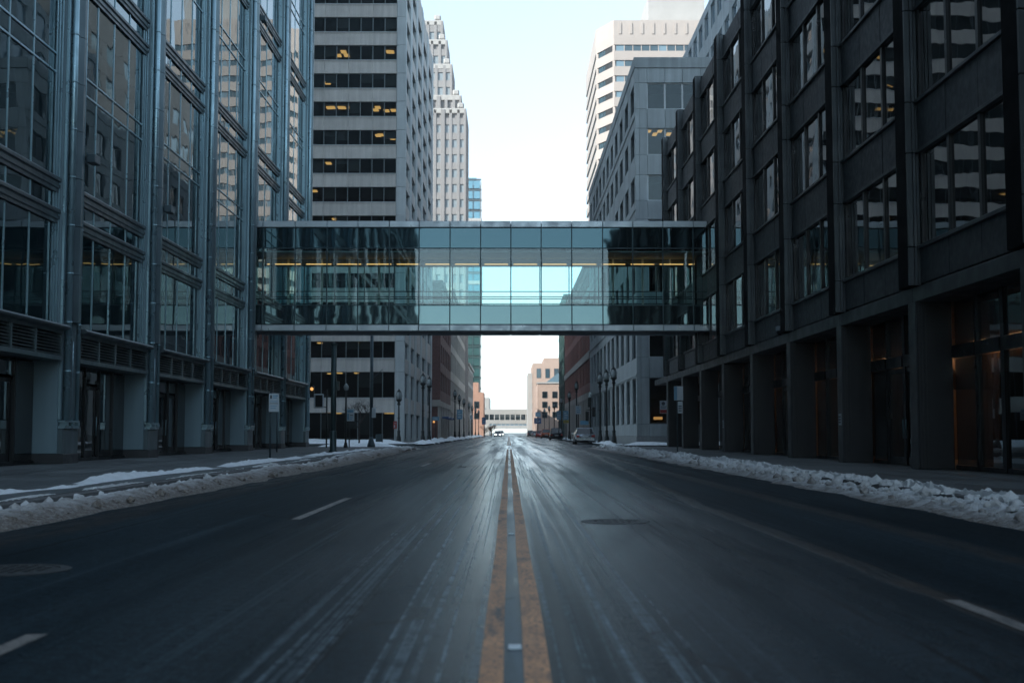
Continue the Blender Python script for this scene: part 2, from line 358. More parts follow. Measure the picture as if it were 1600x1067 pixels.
class MB:
    def __init__(s): s.v = []; s.f = []
    def add(s, vs, fs):
        k = len(s.v); s.v += [tuple(q) for q in vs]; s.f += [tuple(i + k for i in f) for f in fs]
    def box(s, x0, x1, y0, y1, z0, z1):
        s.add([(x0, y0, z0), (x1, y0, z0), (x1, y1, z0), (x0, y1, z0), (x0, y0, z1), (x1, y0, z1), (x1, y1, z1), (x0, y1, z1)],
              [(0, 3, 2, 1), (4, 5, 6, 7), (0, 1, 5, 4), (1, 2, 6, 5), (2, 3, 7, 6), (3, 0, 4, 7)])
    def tube(s, a, b_, r0, r1=None, n=8, caps=True):
        a = Vector(a); b_ = Vector(b_); r1 = r0 if r1 is None else r1
        w = (b_ - a).normalized(); u = w.orthogonal().normalized(); t = w.cross(u)
        vs = [c + (u * math.cos(q) + t * math.sin(q)) * r for c, r in ((a, r0), (b_, r1)) for q in [2 * math.pi * i / n for i in range(n)]]
        fs = [(i, (i + 1) % n, n + (i + 1) % n, n + i) for i in range(n)]
        if caps: fs += [tuple(range(n))[::-1], tuple(range(n, 2 * n))]
        s.add(vs, fs)
    def lathe(s, prof, n=12, c=(0, 0, 0)):
        vs = [(c[0] + r * math.cos(2 * math.pi * i / n), c[1] + r * math.sin(2 * math.pi * i / n), c[2] + z) for r, z in prof for i in range(n)]
        fs = [(k * n + i, k * n + (i + 1) % n, (k + 1) * n + (i + 1) % n, (k + 1) * n + i) for k in range(len(prof) - 1) for i in range(n)]
        fs += [tuple(range(n))[::-1], tuple(range((len(prof) - 1) * n, len(prof) * n))]
        s.add(vs, fs)
    def prism(s, poly, axis, a, b_):
        """poly: list of 2D points in the plane across axis; extruded from a to b_."""
        n = len(poly)
        def P(q, t):
            return (t, q[0], q[1]) if axis == 'x' else (q[0], t, q[1]) if axis == 'y' else (q[0], q[1], t)
        s.add([P(q, a) for q in poly] + [P(q, b_) for q in poly], [tuple(range(n))[::-1], tuple(range(n, 2 * n))] + [(i, (i + 1) % n, n + (i + 1) % n, n + i) for i in range(n)])
    def mesh(s, name, m, smooth=False):
        me = bpy.data.meshes.new(name); me.from_pydata(s.v, [], s.f)
        bm = bmesh.new(); bm.from_mesh(me); bmesh.ops.recalc_face_normals(bm, faces=bm.faces); bm.to_mesh(me); bm.free()
        me.materials.append(MATS[m] if isinstance(m, str) else m)
        if smooth:
            for p in me.polygons: p.use_smooth = True
        return me
    def build(s, name, m, parent=None, loc=(0, 0, 0), smooth=False):
        return link(name, s.mesh(name, m, smooth), parent, loc)

CACHE = {}
def box(name, m, parent, x0, x1, y0, y1, z0, z1, bev=0.0, rot=None):
    if x1 < x0: x0, x1 = x1, x0
    if y1 < y0: y0, y1 = y1, y0
    if z1 < z0: z0, z1 = z1, z0
    dx, dy, dz = (x1 - x0) / 2, (y1 - y0) / 2, (z1 - z0) / 2
    key = (m, round(dx, 3), round(dy, 3), round(dz, 3), bev)
    if key not in CACHE:
        b = MB(); b.box(-dx, dx, -dy, dy, -dz, dz); me = b.mesh(name, m)
        if bev:
            bm = bmesh.new(); bm.from_mesh(me)
            bmesh.ops.bevel(bm, geom=list(bm.edges), offset=min(bev, dx * .8, dy * .8, dz * .8), segments=1, affect='EDGES')
            bm.to_mesh(me); bm.free()
        CACHE[key] = me
    return link(name, CACHE[key], parent, ((x0 + x1) / 2, (y0 + y1) / 2, (z0 + z1) / 2), rot)
def tube(name, m, parent, a, b_, r, n=8, ribs=0.0):
    """A pipe; with ribs, thin collars at that spacing."""
    a = Vector(a); L = (Vector(b_) - a).length
    key = ('tube', m, round(L, 3), r, n, ribs, tuple(round(q, 3) for q in (Vector(b_) - a)))
    if key not in CACHE:
        q = MB(); q.tube((0, 0, 0), Vector(b_) - a, r, None, n); 
        if ribs:
            w = (Vector(b_) - a).normalized(); t = ribs
            while t < L - 0.1:
                q.tube(w * (t - .02), w * (t + .02), r * 1.12, None, n); t += ribs
        me = q.mesh(name, m)
        for p in me.polygons: p.use_smooth = len(p.vertices) == 4
        CACHE[key] = me
    return link(name, CACHE[key], parent, a)
# facades: F = (axis the facade runs along, plane coordinate, outward sign). d is measured outward from the plane.
def fb(name, m, parent, F, u0, u1, v0, v1, d0, d1, bev=0.0, tilt=0.0):
    ax, pl, sg = F
    a, c = pl + sg * d0, pl + sg * d1
    rot = (random.uniform(-tilt, tilt), random.uniform(-tilt, tilt), random.uniform(-tilt, tilt)) if tilt else None
    if rot: rot = (rot[0] if ax == 'x' else 0, rot[1] if ax == 'y' else 0, rot[2])
    return box(name, m, parent, u0, u1, a, c, v0, v1, bev, rot) if ax == 'x' else box(name, m, parent, a, c, u0, u1, v0, v1, bev, rot)
def mbf(b, F, u0, u1, v0, v1, d0, d1):
    ax, pl, sg = F; a, c = sorted((pl + sg * d0, pl + sg * d1))
    b.box(u0, u1, a, c, v0, v1) if ax == 'x' else b.box(a, c, u0, u1, v0, v1)
def window(parent, F, u0, u1, v0, v1, d, frame='window_frame', glass='dark_window', fw=0.07, nm=1, rail=False, sill=None):
    """A frame with nm mullions, its panes as sub-parts."""
    key = ('win', F[0], round(u1 - u0, 3), round(v1 - v0, 3), fw, nm, rail, frame)
    cu, cv = (u0 + u1) / 2, (v0 + v1) / 2
    if key not in CACHE:
        q = MB(); hu, hv = (u1 - u0) / 2, (v1 - v0) / 2; G = (F[0], 0, 1)
        mbf(q, G, -hu, hu, -hv, -hv + fw, -.05, .05); mbf(q, G, -hu, hu, hv - fw, hv, -.05, .05)
        mbf(q, G, -hu, -hu + fw, -hv + fw, hv - fw, -.05, .05); mbf(q, G, hu - fw, hu, -hv + fw, hv - fw, -.05, .05)
        for i in range(1, nm + 1):
            c = -hu + 2 * hu * i / (nm + 1); mbf(q, G, c - fw / 2, c + fw / 2, -hv + fw, hv - fw, -.045, .045)
        if rail: mbf(q, G, -hu + fw, hu - fw, -.03 - hv * .1, .03 - hv * .1, -.04, .055)
        CACHE[key] = q.mesh('window', frame)
    loc = (cu, F[1] + F[2] * d, cv) if F[0] == 'x' else (F[1] + F[2] * d, cu, cv)
    w = link('window', CACHE[key], parent, loc)
    pw = (u1 - u0) / (nm + 1)
    for i in range(nm + 1):
        fb('pane', glass, w, F, u0 + pw * i + (fw if i == 0 else fw / 2), u0 + pw * (i + 1) - (fw if i == nm else fw / 2), v0 + fw, v1 - fw, d - .012, d + .012, 0, 0.0025)
    if sill: fb('sill', sill, w, F, u0 - .05, u1 + .05, v0 - .1, v0 - .002, d - .05, 0.06)
    return w

# ------------------------------------------------------------------ ground, road, footways
def sheet(name, m, x0, x1, y0, y1, z):
    q = MB(); q.add([(x0, y0, z), (x1, y0, z), (x1, y1, z), (x0, y1, z)], [(0, 1, 2, 3)])
    return kind(q.build(name, m), 'structure')
sheet('ground', 'ground_mat', -2500, 2500, -1500, 4000, -0.012)
sheet('road', 'asphalt', -7.3, 7.7, -120, 900, 0.0)
sheet('cross_street', 'asphalt', -160, -7.3, 81.5, 99, 0.0)
sheet('cross_street', 'asphalt', 7.7, 160, 80.5, 87.5, 0.0)

def pavement(name, x0, x1, y0, y1, slab, cols, kerb_x, kerb_side, cut=0.0):
    base = kind(box(name, 'kerb_stone', None, x0, x1, y0, y1, -0.01, 0.125), 'structure')
    w = (x1 - x0) / cols; n = int((y1 - y0) / slab)
    for i in range(cols):
        for j in range(n):
            dz = random.uniform(-0.0015, 0.0015)
            box('paving_slab', 'paving', base, x0 + i * w + .006, x0 + (i + 1) * w - .006, y0 + j * slab + .006, y0 + (j + 1) * slab - .006, 0.127 + dz, 0.15 + dz)
    n = int((y1 - y0) / 3.0)
    for j in range(n):
        x_a, x_b = (kerb_x, kerb_x + .22) if kerb_side > 0 else (kerb_x - .22, kerb_x)
        box('kerb', 'kerb_stone', base, x_a, x_b, y0 + 3 * j + .005, y0 + 3 * j + 2.995, -0.005, 0.147, 0.012)
    return base
pavement('pavement', -12.9, -6.3, 14.0, 81.2, 1.5, 5, -6.3, 1)
pavement('pavement', 6.42, 10.4, 12.0, 80.2, 1.5, 3, 6.42, -1)
kind(box('pavement', 'paving', None, -13.6, -6.1, -120, 13.95, -0.01, 0.15), 'structure')
kind(box('pavement', 'paving', None, 6.2, 10.6, -120, 11.95, -0.01, 0.15), 'structure')
kind(box('pavement', 'paving', None, -60, -7.3, 99.2, 560, -0.01, 0.15), 'structure')
kind(box('pavement', 'paving', None, 7.7, 60, 88.0, 560, -0.01, 0.15), 'structure')

# road markings (each its own strip, 4 mm above the asphalt)
def strip(name, m, pts, w):
    q = MB(); z = 0.004
    L = [(x - w / 2, y, z) for x, y in pts]; Rr = [(x + w / 2, y, z) for x, y in pts]; n = len(pts)
    q.add(L + Rr, [(i, n + i, n + i + 1, i + 1) for i in range(n - 1)])
    return kind(q.build(name, m), 'structure')
ys = list(np.linspace(-40, 78, 120))
strip('yellow_line', 'yellow_paint', [(-0.069 + .004 * math.sin(y * .7), y) for y in ys], 0.10)
strip('yellow_line', 'yellow_paint', [(0.121 + .004 * math.sin(y * .9 + 1), y) for y in ys], 0.112)
strip('yellow_line', 'yellow_paint', [(-0.07, 102), (-0.07, 330)], 0.11)
strip('yellow_line', 'yellow_paint', [(0.12, 102), (0.12, 330)], 0.11)
strip('lane_dash', 'white_paint', [(-2.33, 1.8), (-2.34, 6.45)], 0.105)
strip('lane_dash', 'white_paint', [(-2.46, 14.9), (-2.46, 19.8)], 0.11)
strip('lane_dash', 'white_paint', [(-2.6, 38.5), (-2.6, 42.5)], 0.11)
strip('lane_dash', 'white_paint', [(-2.6, 57.5), (-2.6, 61.5)], 0.11)
strip('lane_dash', 'white_paint', [(2.63, 2.8), (2.65, 7.75)], 0.10)
strip('lane_dash', 'white_paint', [(3.9, 7.55), (3.9, 7.9)], 0.09)
for y in (81.5, 83.0):
    kind(strip('crosswalk_line', 'faint_paint', [(0, y), (0, y + .35)], 12.0), 'structure')
for y in (100.5, 102.5):
    kind(strip('crosswalk_line', 'white_paint', [(0, y), (0, y + .35)], 13.0), 'structure')
for y in (12.75, 6.05):
    o = box('road_stud', 'sign_white', None, -0.005, 0.06, y - .05, y + .05, 0.0, 0.012, 0.004)
    tag(o, 'small white %s stud between the yellow lines' % ('farther' if y > 10 else 'nearer'), 'road stud', 'white studs on the centre line')

def manhole(x, y, r, label):
    t = thing('manhole_cover', label, 'manhole cover', (x, y, 0), 'manhole covers in the road')
    q = MB(); q.lathe([(r + .09, 0.0), (r + .09, .006), (r + .01, .010), (r + .01, .002), (r, .002)], 40); q.build('rim', 'iron_cover', t, (x, y, 0))
    q = MB(); q.lathe([(r, 0.001), (r, .008), (0.02, .009)], 40); q.build('lid', 'iron_cover', t, (x, y, 0))
    q = MB(); k = int(r / .075)
    for i in range(-k, k + 1):
        for j in range(-k, k + 1):
            if (i * i + j * j) * .0056 < (r - .06) ** 2: q.box(i * .075 - .02, i * .075 + .02, j * .075 - .02, j * .075 + .02, .008, .014)
    kind(q.build('tread', 'iron_cover', t, (x, y, 0)), 'stuff')
manhole(1.2, 14.55, 0.30, 'round iron manhole cover in the right lane beside the centre line')
manhole(-3.62, 9.45, 0.32, 'dark round manhole cover in the far left lane near the snow')

# ================================================================== LEFT: glass office building
XF = -12.25
def glass_building():
    t = thing('glass_office_building', 'teal glass office building with silver pipe clad piers, louvres and a deep arcade', 'building', (XF, 35, 0))
    XG = XF - 0.33                                           # glass plane
    YP = [26.75, 35.28, 43.6, 51.8, 60.25, 69.05, 77.45]; PW = 1.32
    box('core', 'void_black', t, -115, -13.3, -45, 79.2, 0.0, 32, 0)
    up = box('upper_storeys', 'panel_metal', t, -115, XF - .3, -45, 79.2, 32, 95)
    # upper storeys out of the frame: joined bands of glazing
    q = MB()
    for z in np.arange(33, 93, 3.6): q.box(XF - .32, XF - .24, -44.5, 78.8, z, z + 2.4)
    kind(q.build('upper_glazing', 'left_glass', t), 'stuff')
    # bays behind the camera
    q = MB(); g = MB()
    for y in np.arange(-44.5, 24, 8.4):
        q.box(-13.6, XF, y, y + 1.3, 0.15, 32)
        g.box(XG - .02, XG + .02, y + 1.3, y + 8.4, 3.0, 32)
    for z in (3.0, 6.8, 7.6, 14.0, 14.9, 21.2, 22.1, 28.4): q.box(XG - .1, XF + .05, -44.5, 26.7, z, z + .4)
    kind(q.build('rear_piers', 'panel_metal', t), 'stuff'); kind(g.build('rear_glazing', 'left_glass', t), 'stuff')
    F = ('y', XF, 1)
    pipe_zs = 1.36
    for y in YP:
        zt = min(32.0, 4.0 + 676 * (y + 8) / 2000 + 2.0)
        p = box('pier', 'pier_panel', t, -13.14, XF - .16, y, y + PW, 0.42, 32, 0.02)
        box('plinth', 'plinth_stone', p, -13.12, XF + .01, y + .03, y + PW - .03, 0.152, 0.42, 0.01)
        box('base_panel', 'panel_metal', p, XF - .158, XF - .02, y + .03, y + PW - .02, 0.422, 1.10, 0.012)
        q = MB()                                              # cast bracket under the pipes
        q.box(XF - .157, XF + .03, y + .06, y + PW - .05, 1.12, 1.19); q.box(XF - .157, XF + .03, y + .06, y + PW - .05, 1.29, 1.34)
        for c in (.24, .72, 1.16): q.box(XF - .157, XF + .055, y + c - .07, y + c + .07, 1.19, 1.29)
        q.build('bracket', 'silver_metal', p)
        tube('pipe', 'silver_metal', p, (XF + .0, y + .24, 1.34), (XF + .0, y + .24, zt), .095, 10, pipe_zs)
        tube('pipe', 'silver_metal', p, (XF - .03, y + 1.18, 1.34), (XF - .03, y + 1.18, zt), .062, 8, pipe_zs)
        tube('pipe', 'silver_metal', p, (XF - .06, y + .74, 1.34), (XF - .06, y + .74, 3.55), .05, 8)
        z = 1.36
        while z < zt:                                         # faceted cladding between the pipes, in storey-third lengths
            h = min(pipe_zs, zt - z)
            key = ('clad', round(h, 3), z < 3)
            if key not in CACHE:
                c = MB(); dd = .03 if z < 3 else .17
                c.prism([(-.162, .0), (-.05, .01), (dd - .05, .30), (dd - .05, .48), (-.05, .70), (-.162, .71)], 'z', .008, h - .008)
                CACHE[key] = c.mesh('cladding_panel', 'panel_metal')
            link('cladding_panel', CACHE[key], p, (XF, y + .38, z)); z += h
        box('edge_strip', 'silver_metal', p, XF - .158, XF - .08, y - .002, y + .12, 1.36, zt, 0.01)
    # wall lights carried on the piers
    for k, (i, zz) in enumerate(((1, 8.85), (2, 8.85), (4, 21.2))):
        w = box('flood_lamp', 'post_steel', t, XF + .08, XF + .34, YP[i] + 1.12, YP[i] + 1.62, zz - .1, zz + .16, 0.02)
        box('lamp_arm', 'post_steel', w, XF - .1, XF + .079, YP[i] + 1.22, YP[i] + 1.30, zz - .02, zz + .1)
    key_rail = {}
    def rail(parent, y0, y1, z0, z1, prot=.13):
        """A stepped metal profile across the bay."""
        k = (round(y1 - y0, 2), round(z1 - z0, 2), prot)
        if k not in key_rail:
            h = z1 - z0; c = MB()
            c.prism([(-.06, 0), (prot * .55, 0), (prot * .55, h * .22), (prot * .8, h * .30), (prot * .8, h * .52), (prot * .62, h * .56), (prot * .62, h * .66), (prot, h * .74), (prot, h * .94), (prot * .9, h), (-.06, h)], 'y', 0, y1 - y0)
            key_rail[k] = c.mesh('spandrel_rail', 'dark_rail')
        return link('spandrel_rail', key_rail[k], parent, (XG, y0, z0))
    for i in range(len(YP) - 1):
        a, b_ = YP[i] + PW, YP[i + 1]
        zmax = 2.0 + 676 * b_ / 2000 + 1.5
        zt = min(31.9, zmax + 4)
        # silver trims beside the piers
        for c0, c1, d in ((a + .03, a + .09, .07), (a + .15, a + .21, .03), (b_ - .08, b_ - .02, .10), (b_ - .21, b_ - .15, .06), (b_ - .34, b_ - .28, .03)):
            box('window_trim', 'silver_metal', t, XG - .05, XG + d, c0, c1, 3.98, zt, 0.01)
        box('jamb', 'dark_rail', t, XG - .06, XG - .045, a, a + .22, 3.98, 31.9); box('jamb', 'dark_rail', t, XG - .06, XG - .045, b_ - .36, b_, 3.98, 31.9)
        y0, y1 = a + .22, b_ - .36; pw = (y1 - y0) / 4
        for k in range(1, 4):
            box('mullion', 'silver_metal', t, XG - .04, XG + .03, y0 + k * pw - .03, y0 + k * pw + .03, 3.98, zt, 0.008)
        rest = MB()
        z0 = 3.97; first = True; base = 0.0
        rows = [(3.97, 6.78)]
        rails = []
        for n in range(4):
            s = 7.2 * n
            rails += [(6.78 + s, 7.18 + s), (7.64 + s, 8.06 + s)]
            rows += [(7.18 + s, 7.64 + s), (8.06 + s, 10.94 + s), (11.0 + s, 11.46 + s), (11.52 + s, 13.98 + s)]
        for v0, v1 in rows:
            if v0 > 31.5: continue
            v1 = min(v1, 31.9)
            for k in range(4):
                u0, u1 = y0 + k * pw, y0 + (k + 1) * pw
                if v0 < zmax: fb('pane', 'left_glass', t, F, u0 + .03, u1 - .03, v0 + .01, v1 - .01, -.345, -.325, 0, .0022)
                else: mbf(rest, F, u0, u1, v0, v1, -.345, -.325)
        if rest.v: kind(rest.build('upper_panes', 'left_glass', t), 'stuff')
        for v0, v1 in rails:
            if v0 < 31: rail(t, a + .02, b_ - .02, v0, v1)
        for n in range(4):
            for v in (10.94, 11.46):
                v += 7.2 * n
                if v < min(31, zmax + 1): box('transom', 'silver_metal', t, XG - .04, XG + .04, y0, y1, v, v + .06, 0.006)
        # louvre band over the arcade
        lv = box('louvre_back', 'void_black', t, XG - .25, XG - .22, a + .02, b_ - .02, 3.02, 3.80)
        c = MB(); L0, L1 = a + .02, b_ - .02
        c.box(XG - .2, XF - .02, L0, L1, 2.98, 3.10); c.box(XG - .2, XF - .04, L0, L1, 3.72, 3.81)
        c.box(XG - .2, XF - .04, L0, L0 + .1, 3.10, 3.72); c.box(XG - .2, XF - .04, L1 - .1, L1, 3.10, 3.72)
        for k in range(1, 4): c.box(XG - .2, XF - .05, y0 + k * pw - .05, y0 + k * pw + .05, 3.10, 3.72)
        c.build('louvre_frame', 'louvre_metal', t)
        for k in range(7):
            z = 3.13 + k * .085
            kk = ('slat', round(L1 - L0, 2))
            if kk not in CACHE:
                m = MB(); m.prism([(-.16, .05), (-.15, .062), (-.0, .012), (-.0, 0)], 'y', .1, L1 - L0 - .1); CACHE[kk] = m.mesh('slat', 'louvre_metal')
            link('slat', CACHE[kk], lv, (XF - .07, L0, z))
        c = MB(); c.prism([(XG - .2, 3.81), (XF + .02, 3.81), (XF + .14, 3.85), (XF + .16, 3.90), (XF + .1, 3.955), (XF - .1, 3.97), (XG - .2, 3.97)], 'y', L0, L1)
        c.build('cornice', 'dark_rail', t)
        box('soffit', 'plinth_stone', t, -13.2, XG - .21, a, b_, 2.98, 3.06)
        # shopfront set back behind the piers
        XS = -13.07; n = 5; sw = (b_ - a - .1) / n
        for k in range(n):
            u0, u1 = a + .05 + k * sw, a + .05 + (k + 1) * sw
            if k in (2, 3) and i % 2 == 0 or k == 2 and i % 2:
                d = box('door', 'dark_frame', t, XS - .12, XS - .06, u0 + .05, u1 - .05, 0.17, 2.45, 0.01)
                box('door_glass', 'shop_glass', d, XS - .059, XS - .045, u0 + .17, u1 - .17, 0.45, 2.33)
                tube('handle', 'silver_metal', d, (XS + .01, (u1 if k == 2 else u0) + (-.16 if k == 2 else .16), .9), (XS + .01, (u1 if k == 2 else u0) + (-.16 if k == 2 else .16), 1.5), .014, 6)
                box('shop_pane', 'shop_glass', t, XS - .01, XS + .01, u0 + .05, u1 - .05, 2.52, 2.93)
            else:
                fb('shop_pane', 'shop_glass', t, ('y', XS, 1), u0 + .04, u1 - .04, 0.26, 2.93, -.01, .01, 0, .002)
            box('shop_mullion', 'dark_frame', t, XS - .05, XS + .06, u0 - .04, u0 + .04, 0.15, 2.98)
        box('shop_sill', 'dark_frame', t, XS - .05, XS + .05, a, b_, 0.15, 0.24)
    return t
glass_building()

# ================================================================== RIGHT: dark office block
XR = 9.6
def dark_block():
    t = thing('dark_office_block', 'black five storey office block with fluted fins, slate panels and ground floor columns', 'building', (XR, 40, 0))
    Y0, PITCH = 29.97, 6.74
    sills = [5.36, 8.82, 12.24, 15.66]; heads = [7.60, 11.04, 14.45, 17.85]; top = 18.82
    F = ('y', XR, -1)
    box('core', 'void_black', t, 16.2, 70, 3.0, 78.55, 0, 18.7)
    box('upper_body', 'void_black', t, XR + .62, 16.19, 3.0, 78.55, 4.42, 18.7)
    box('roof', 'roof_grey', t, XR + .3, 70, 3.0, 78.6, 18.70, 18.80)
    # ground floor lobby
    box('lobby_floor', 'lobby_wall', t, XR + .9, 16.19, 3.0, 78.55, 0.0, 0.155)
    box('lobby_wall', 'lobby_wall', t, 15.9, 16.18, 3.0, 78.55, 0.16, 4.0)
    box('lobby_ceiling', 'lobby_wall', t, XR + .9, 15.9, 3.0, 78.55, 4.0, 4.08)
    for k in range(-4, 8):
        y = Y0 + k * PITCH; n = y + PITCH
        last = k == 7
        z = 4.43
        if k < -1:                                            # behind the camera: joined
            q = MB(); g = MB()
            q.box(9.36, 10.1, y, y + .75, 4.43, 19.0); q.box(9.6, 10.42, y, y + .62, .15, 4.4)
            q.box(9.6, 9.96, y + .62, n, 4.08, 4.43)
            for a, b_ in zip([4.43] + heads, sills + [18.8]): q.box(9.82, 10.1, y + .75, n, a, b_)
            for a, b_ in zip(sills, heads): g.box(9.92, 9.95, y + .75, n, a, b_)
            g.box(10.4, 10.44, y + .62, n, .15, 4.08)
            kind(q.build('rear_wall', 'slate_panel', t), 'stuff'); kind(g.build('rear_glazing', 'right_glass', t), 'stuff')
            continue
        # pier at the pavement, ribs on its near face
        p = box('pier', 'dark_pier', t, XR, XR + .82, y, y + .60, 0.152, 4.075, 0.012)
        box('pier_edge', 'dark_beam', p, XR - .025, XR - .002, y + .03, y + .57, 0.152, 4.075, 0.006)
        for c in (.06, .15): box('pier_rib', 'dark_pier', p, XR + c, XR + c + .05, y - .022, y - .002, 0.152, 4.075, 0.005)
        # fin: black street face, fluted grey flank
        f = box('fin', 'black_fin', t, XR - .19, XR + .55, y, y + .75, 4.43, 19.0, 0.01)
        zz = [4.45] + sorted(sills + heads[:-1]) + [18.98]
        zz = [4.45, 5.36, 7.6, 8.82, 11.04, 12.24, 14.45, 15.66, 17.85, 18.98]
        for a, b_ in zip(zz[:-1], zz[1:]):
            kk = ('flute', round(b_ - a, 3))
            if kk not in CACHE:
                c = MB()
                for x0, x1, d in ((-.185, -.10, .08), (-.09, -.055, .055), (-.045, -.01, .09), (.0, .03, .055), (.04, .10, .07)):
                    c.box(x0, x1, -d, -.001, .015, b_ - a - .015)
                CACHE[kk] = c.mesh('flute_panel', 'flute_metal')
            link('flute_panel', CACHE[kk], f, (XR, y, a))
        # beam over the ground floor, in two lengths that meet at the pier
        box('fascia_beam', 'dark_beam', t, XR, XR + .36, y + .31 if k > -1 else y, n + .30, 4.085, 4.425, 0.01)
        box('soffit', 'dark_pier', t, XR + .36, XR + .9, y, n, 4.09, 4.12)
        a, b_ = y + .76, n - .13                              # bay between fins
        if last: b_ = 78.5
        if k == 7: continue
        pw = (b_ - a) / 3
        for lo, hi in zip([4.43] + heads, sills + [18.8]):
            for c in range(3):
                fb('spandrel_panel', 'slate_panel', t, F, a + c * pw + .012, a + (c + 1) * pw - .012, lo + .06, hi - .06, -.24, -.07 + random.uniform(-.006, .006), 0.01)
        for lo, hi in zip(sills, heads):
            box('sill', 'dark_beam', t, XR - .0, XR + .26, a, b_, lo - .06, lo + .03, 0.01)
            box('head_bar', 'dark_beam', t, XR + .03, XR + .26, a, b_, hi - .03, hi + .055, 0.01)
            box('jamb', 'dark_frame', t, XR + .10, XR + .26, b_ - .12, b_, lo + .03, hi - .03); box('jamb', 'dark_frame', t, XR + .10, XR + .26, a, a + .12, lo + .03, hi - .03)
            g0, g1 = a + .12, b_ - .12; gw = (g1 - g0) / 3
            for c in range(3):
                fb('pane', 'right_glass', t, F, g0 + c * gw + (.08 if c else 0), g0 + (c + 1) * gw - (.08 if c < 2 else 0), lo + .03, hi - .03, -.165, -.145, 0, .003)
                if c: box('mullion', 'dark_frame', t, XR + .09, XR + .25, g0 + c * gw - .08, g0 + c * gw + .08, lo + .03, hi - .03, 0.008)
        box('coping', 'dark_beam', t, XR + .12, XR + .7, a, b_, 18.74, 18.86, 0.01)
        # shopfront
        XS = XR + .86; s0, s1 = y + .62, n; sw = (s1 - s0) / 4
        for c in range(4):
            u0, u1 = s0 + c * sw, s0 + (c + 1) * sw
            if c in (1, 2) and k % 2 == 0:
                d = box('door', 'dark_frame', t, XS - .03, XS + .03, u0 + .06, u0 + .16, 0.16, 2.72)
                box('door_stile', 'dark_frame', d, XS - .03, XS + .03, u1 - .16, u1 - .06, 0.16, 2.72)
                box('door_rail', 'dark_frame', d, XS - .03, XS + .03, u0 + .16, u1 - .16, 0.16, 0.36); box('door_rail', 'dark_frame', d, XS - .03, XS + .03, u0 + .16, u1 - .16, 2.58, 2.72)
                box('door_glass', 'lobby_glass', d, XS - .006, XS + .006, u0 + .16, u1 - .16, 0.36, 2.58)
                hy = u1 - .12 if c == 1 else u0 + .12
                tube('handle', 'silver_metal', d, (XS - .07, hy, .85), (XS - .07, hy, 1.35), .015, 6)
            else:
                fb('shop_pane', 'lobby_glass', t, ('y', XS, -1), u0 + .06, u1 - .06, 0.26, 2.72, -.006, .006, 0, .002)
                box('shop_sill', 'dark_frame', t, XS - .04, XS + .04, u0 + .06, u1 - .06, .152, .25)
            fb('shop_pane', 'lobby_glass', t, ('y', XS, -1), u0 + .06, u1 - .06, 3.05, 4.06, -.006, .006, 0, .002)
            w = .10 if c == 2 else .06
            box('shop_mullion', 'dark_frame', t, XS - .06, XS + .06, u0 - w, u0 + w, 0.152, 4.08)
        for c in range(4):
            u0, u1 = s0 + c * sw, s0 + (c + 1) * sw; w0 = .10 if c == 2 else .06; w1 = .10 if c == 1 else .06
            box('shop_transom', 'dark_frame', t, XS - .09, XS + .05, u0 + w0, u1 - w1, 2.74, 3.03)
        rr = random.Random(k)
        for c in range(2):
            yy = s0 + .6 + 2.9 * c + rr.uniform(0, 1.2); l = rr.uniform(.5, 1.4)
            if rr.random() < .8: box('ceiling_light', 'lobby_light', t, 15.38, 15.52, yy, yy + l, 3.93, 3.995)
        box('lobby_partition', 'lobby_wall', t, 13.2 + rr.uniform(-.8, .8), 15.88, s0 + rr.uniform(.5, 4), s0 + 5, 0.16, rr.uniform(2.2, 3.99))
    return t
dark_block()

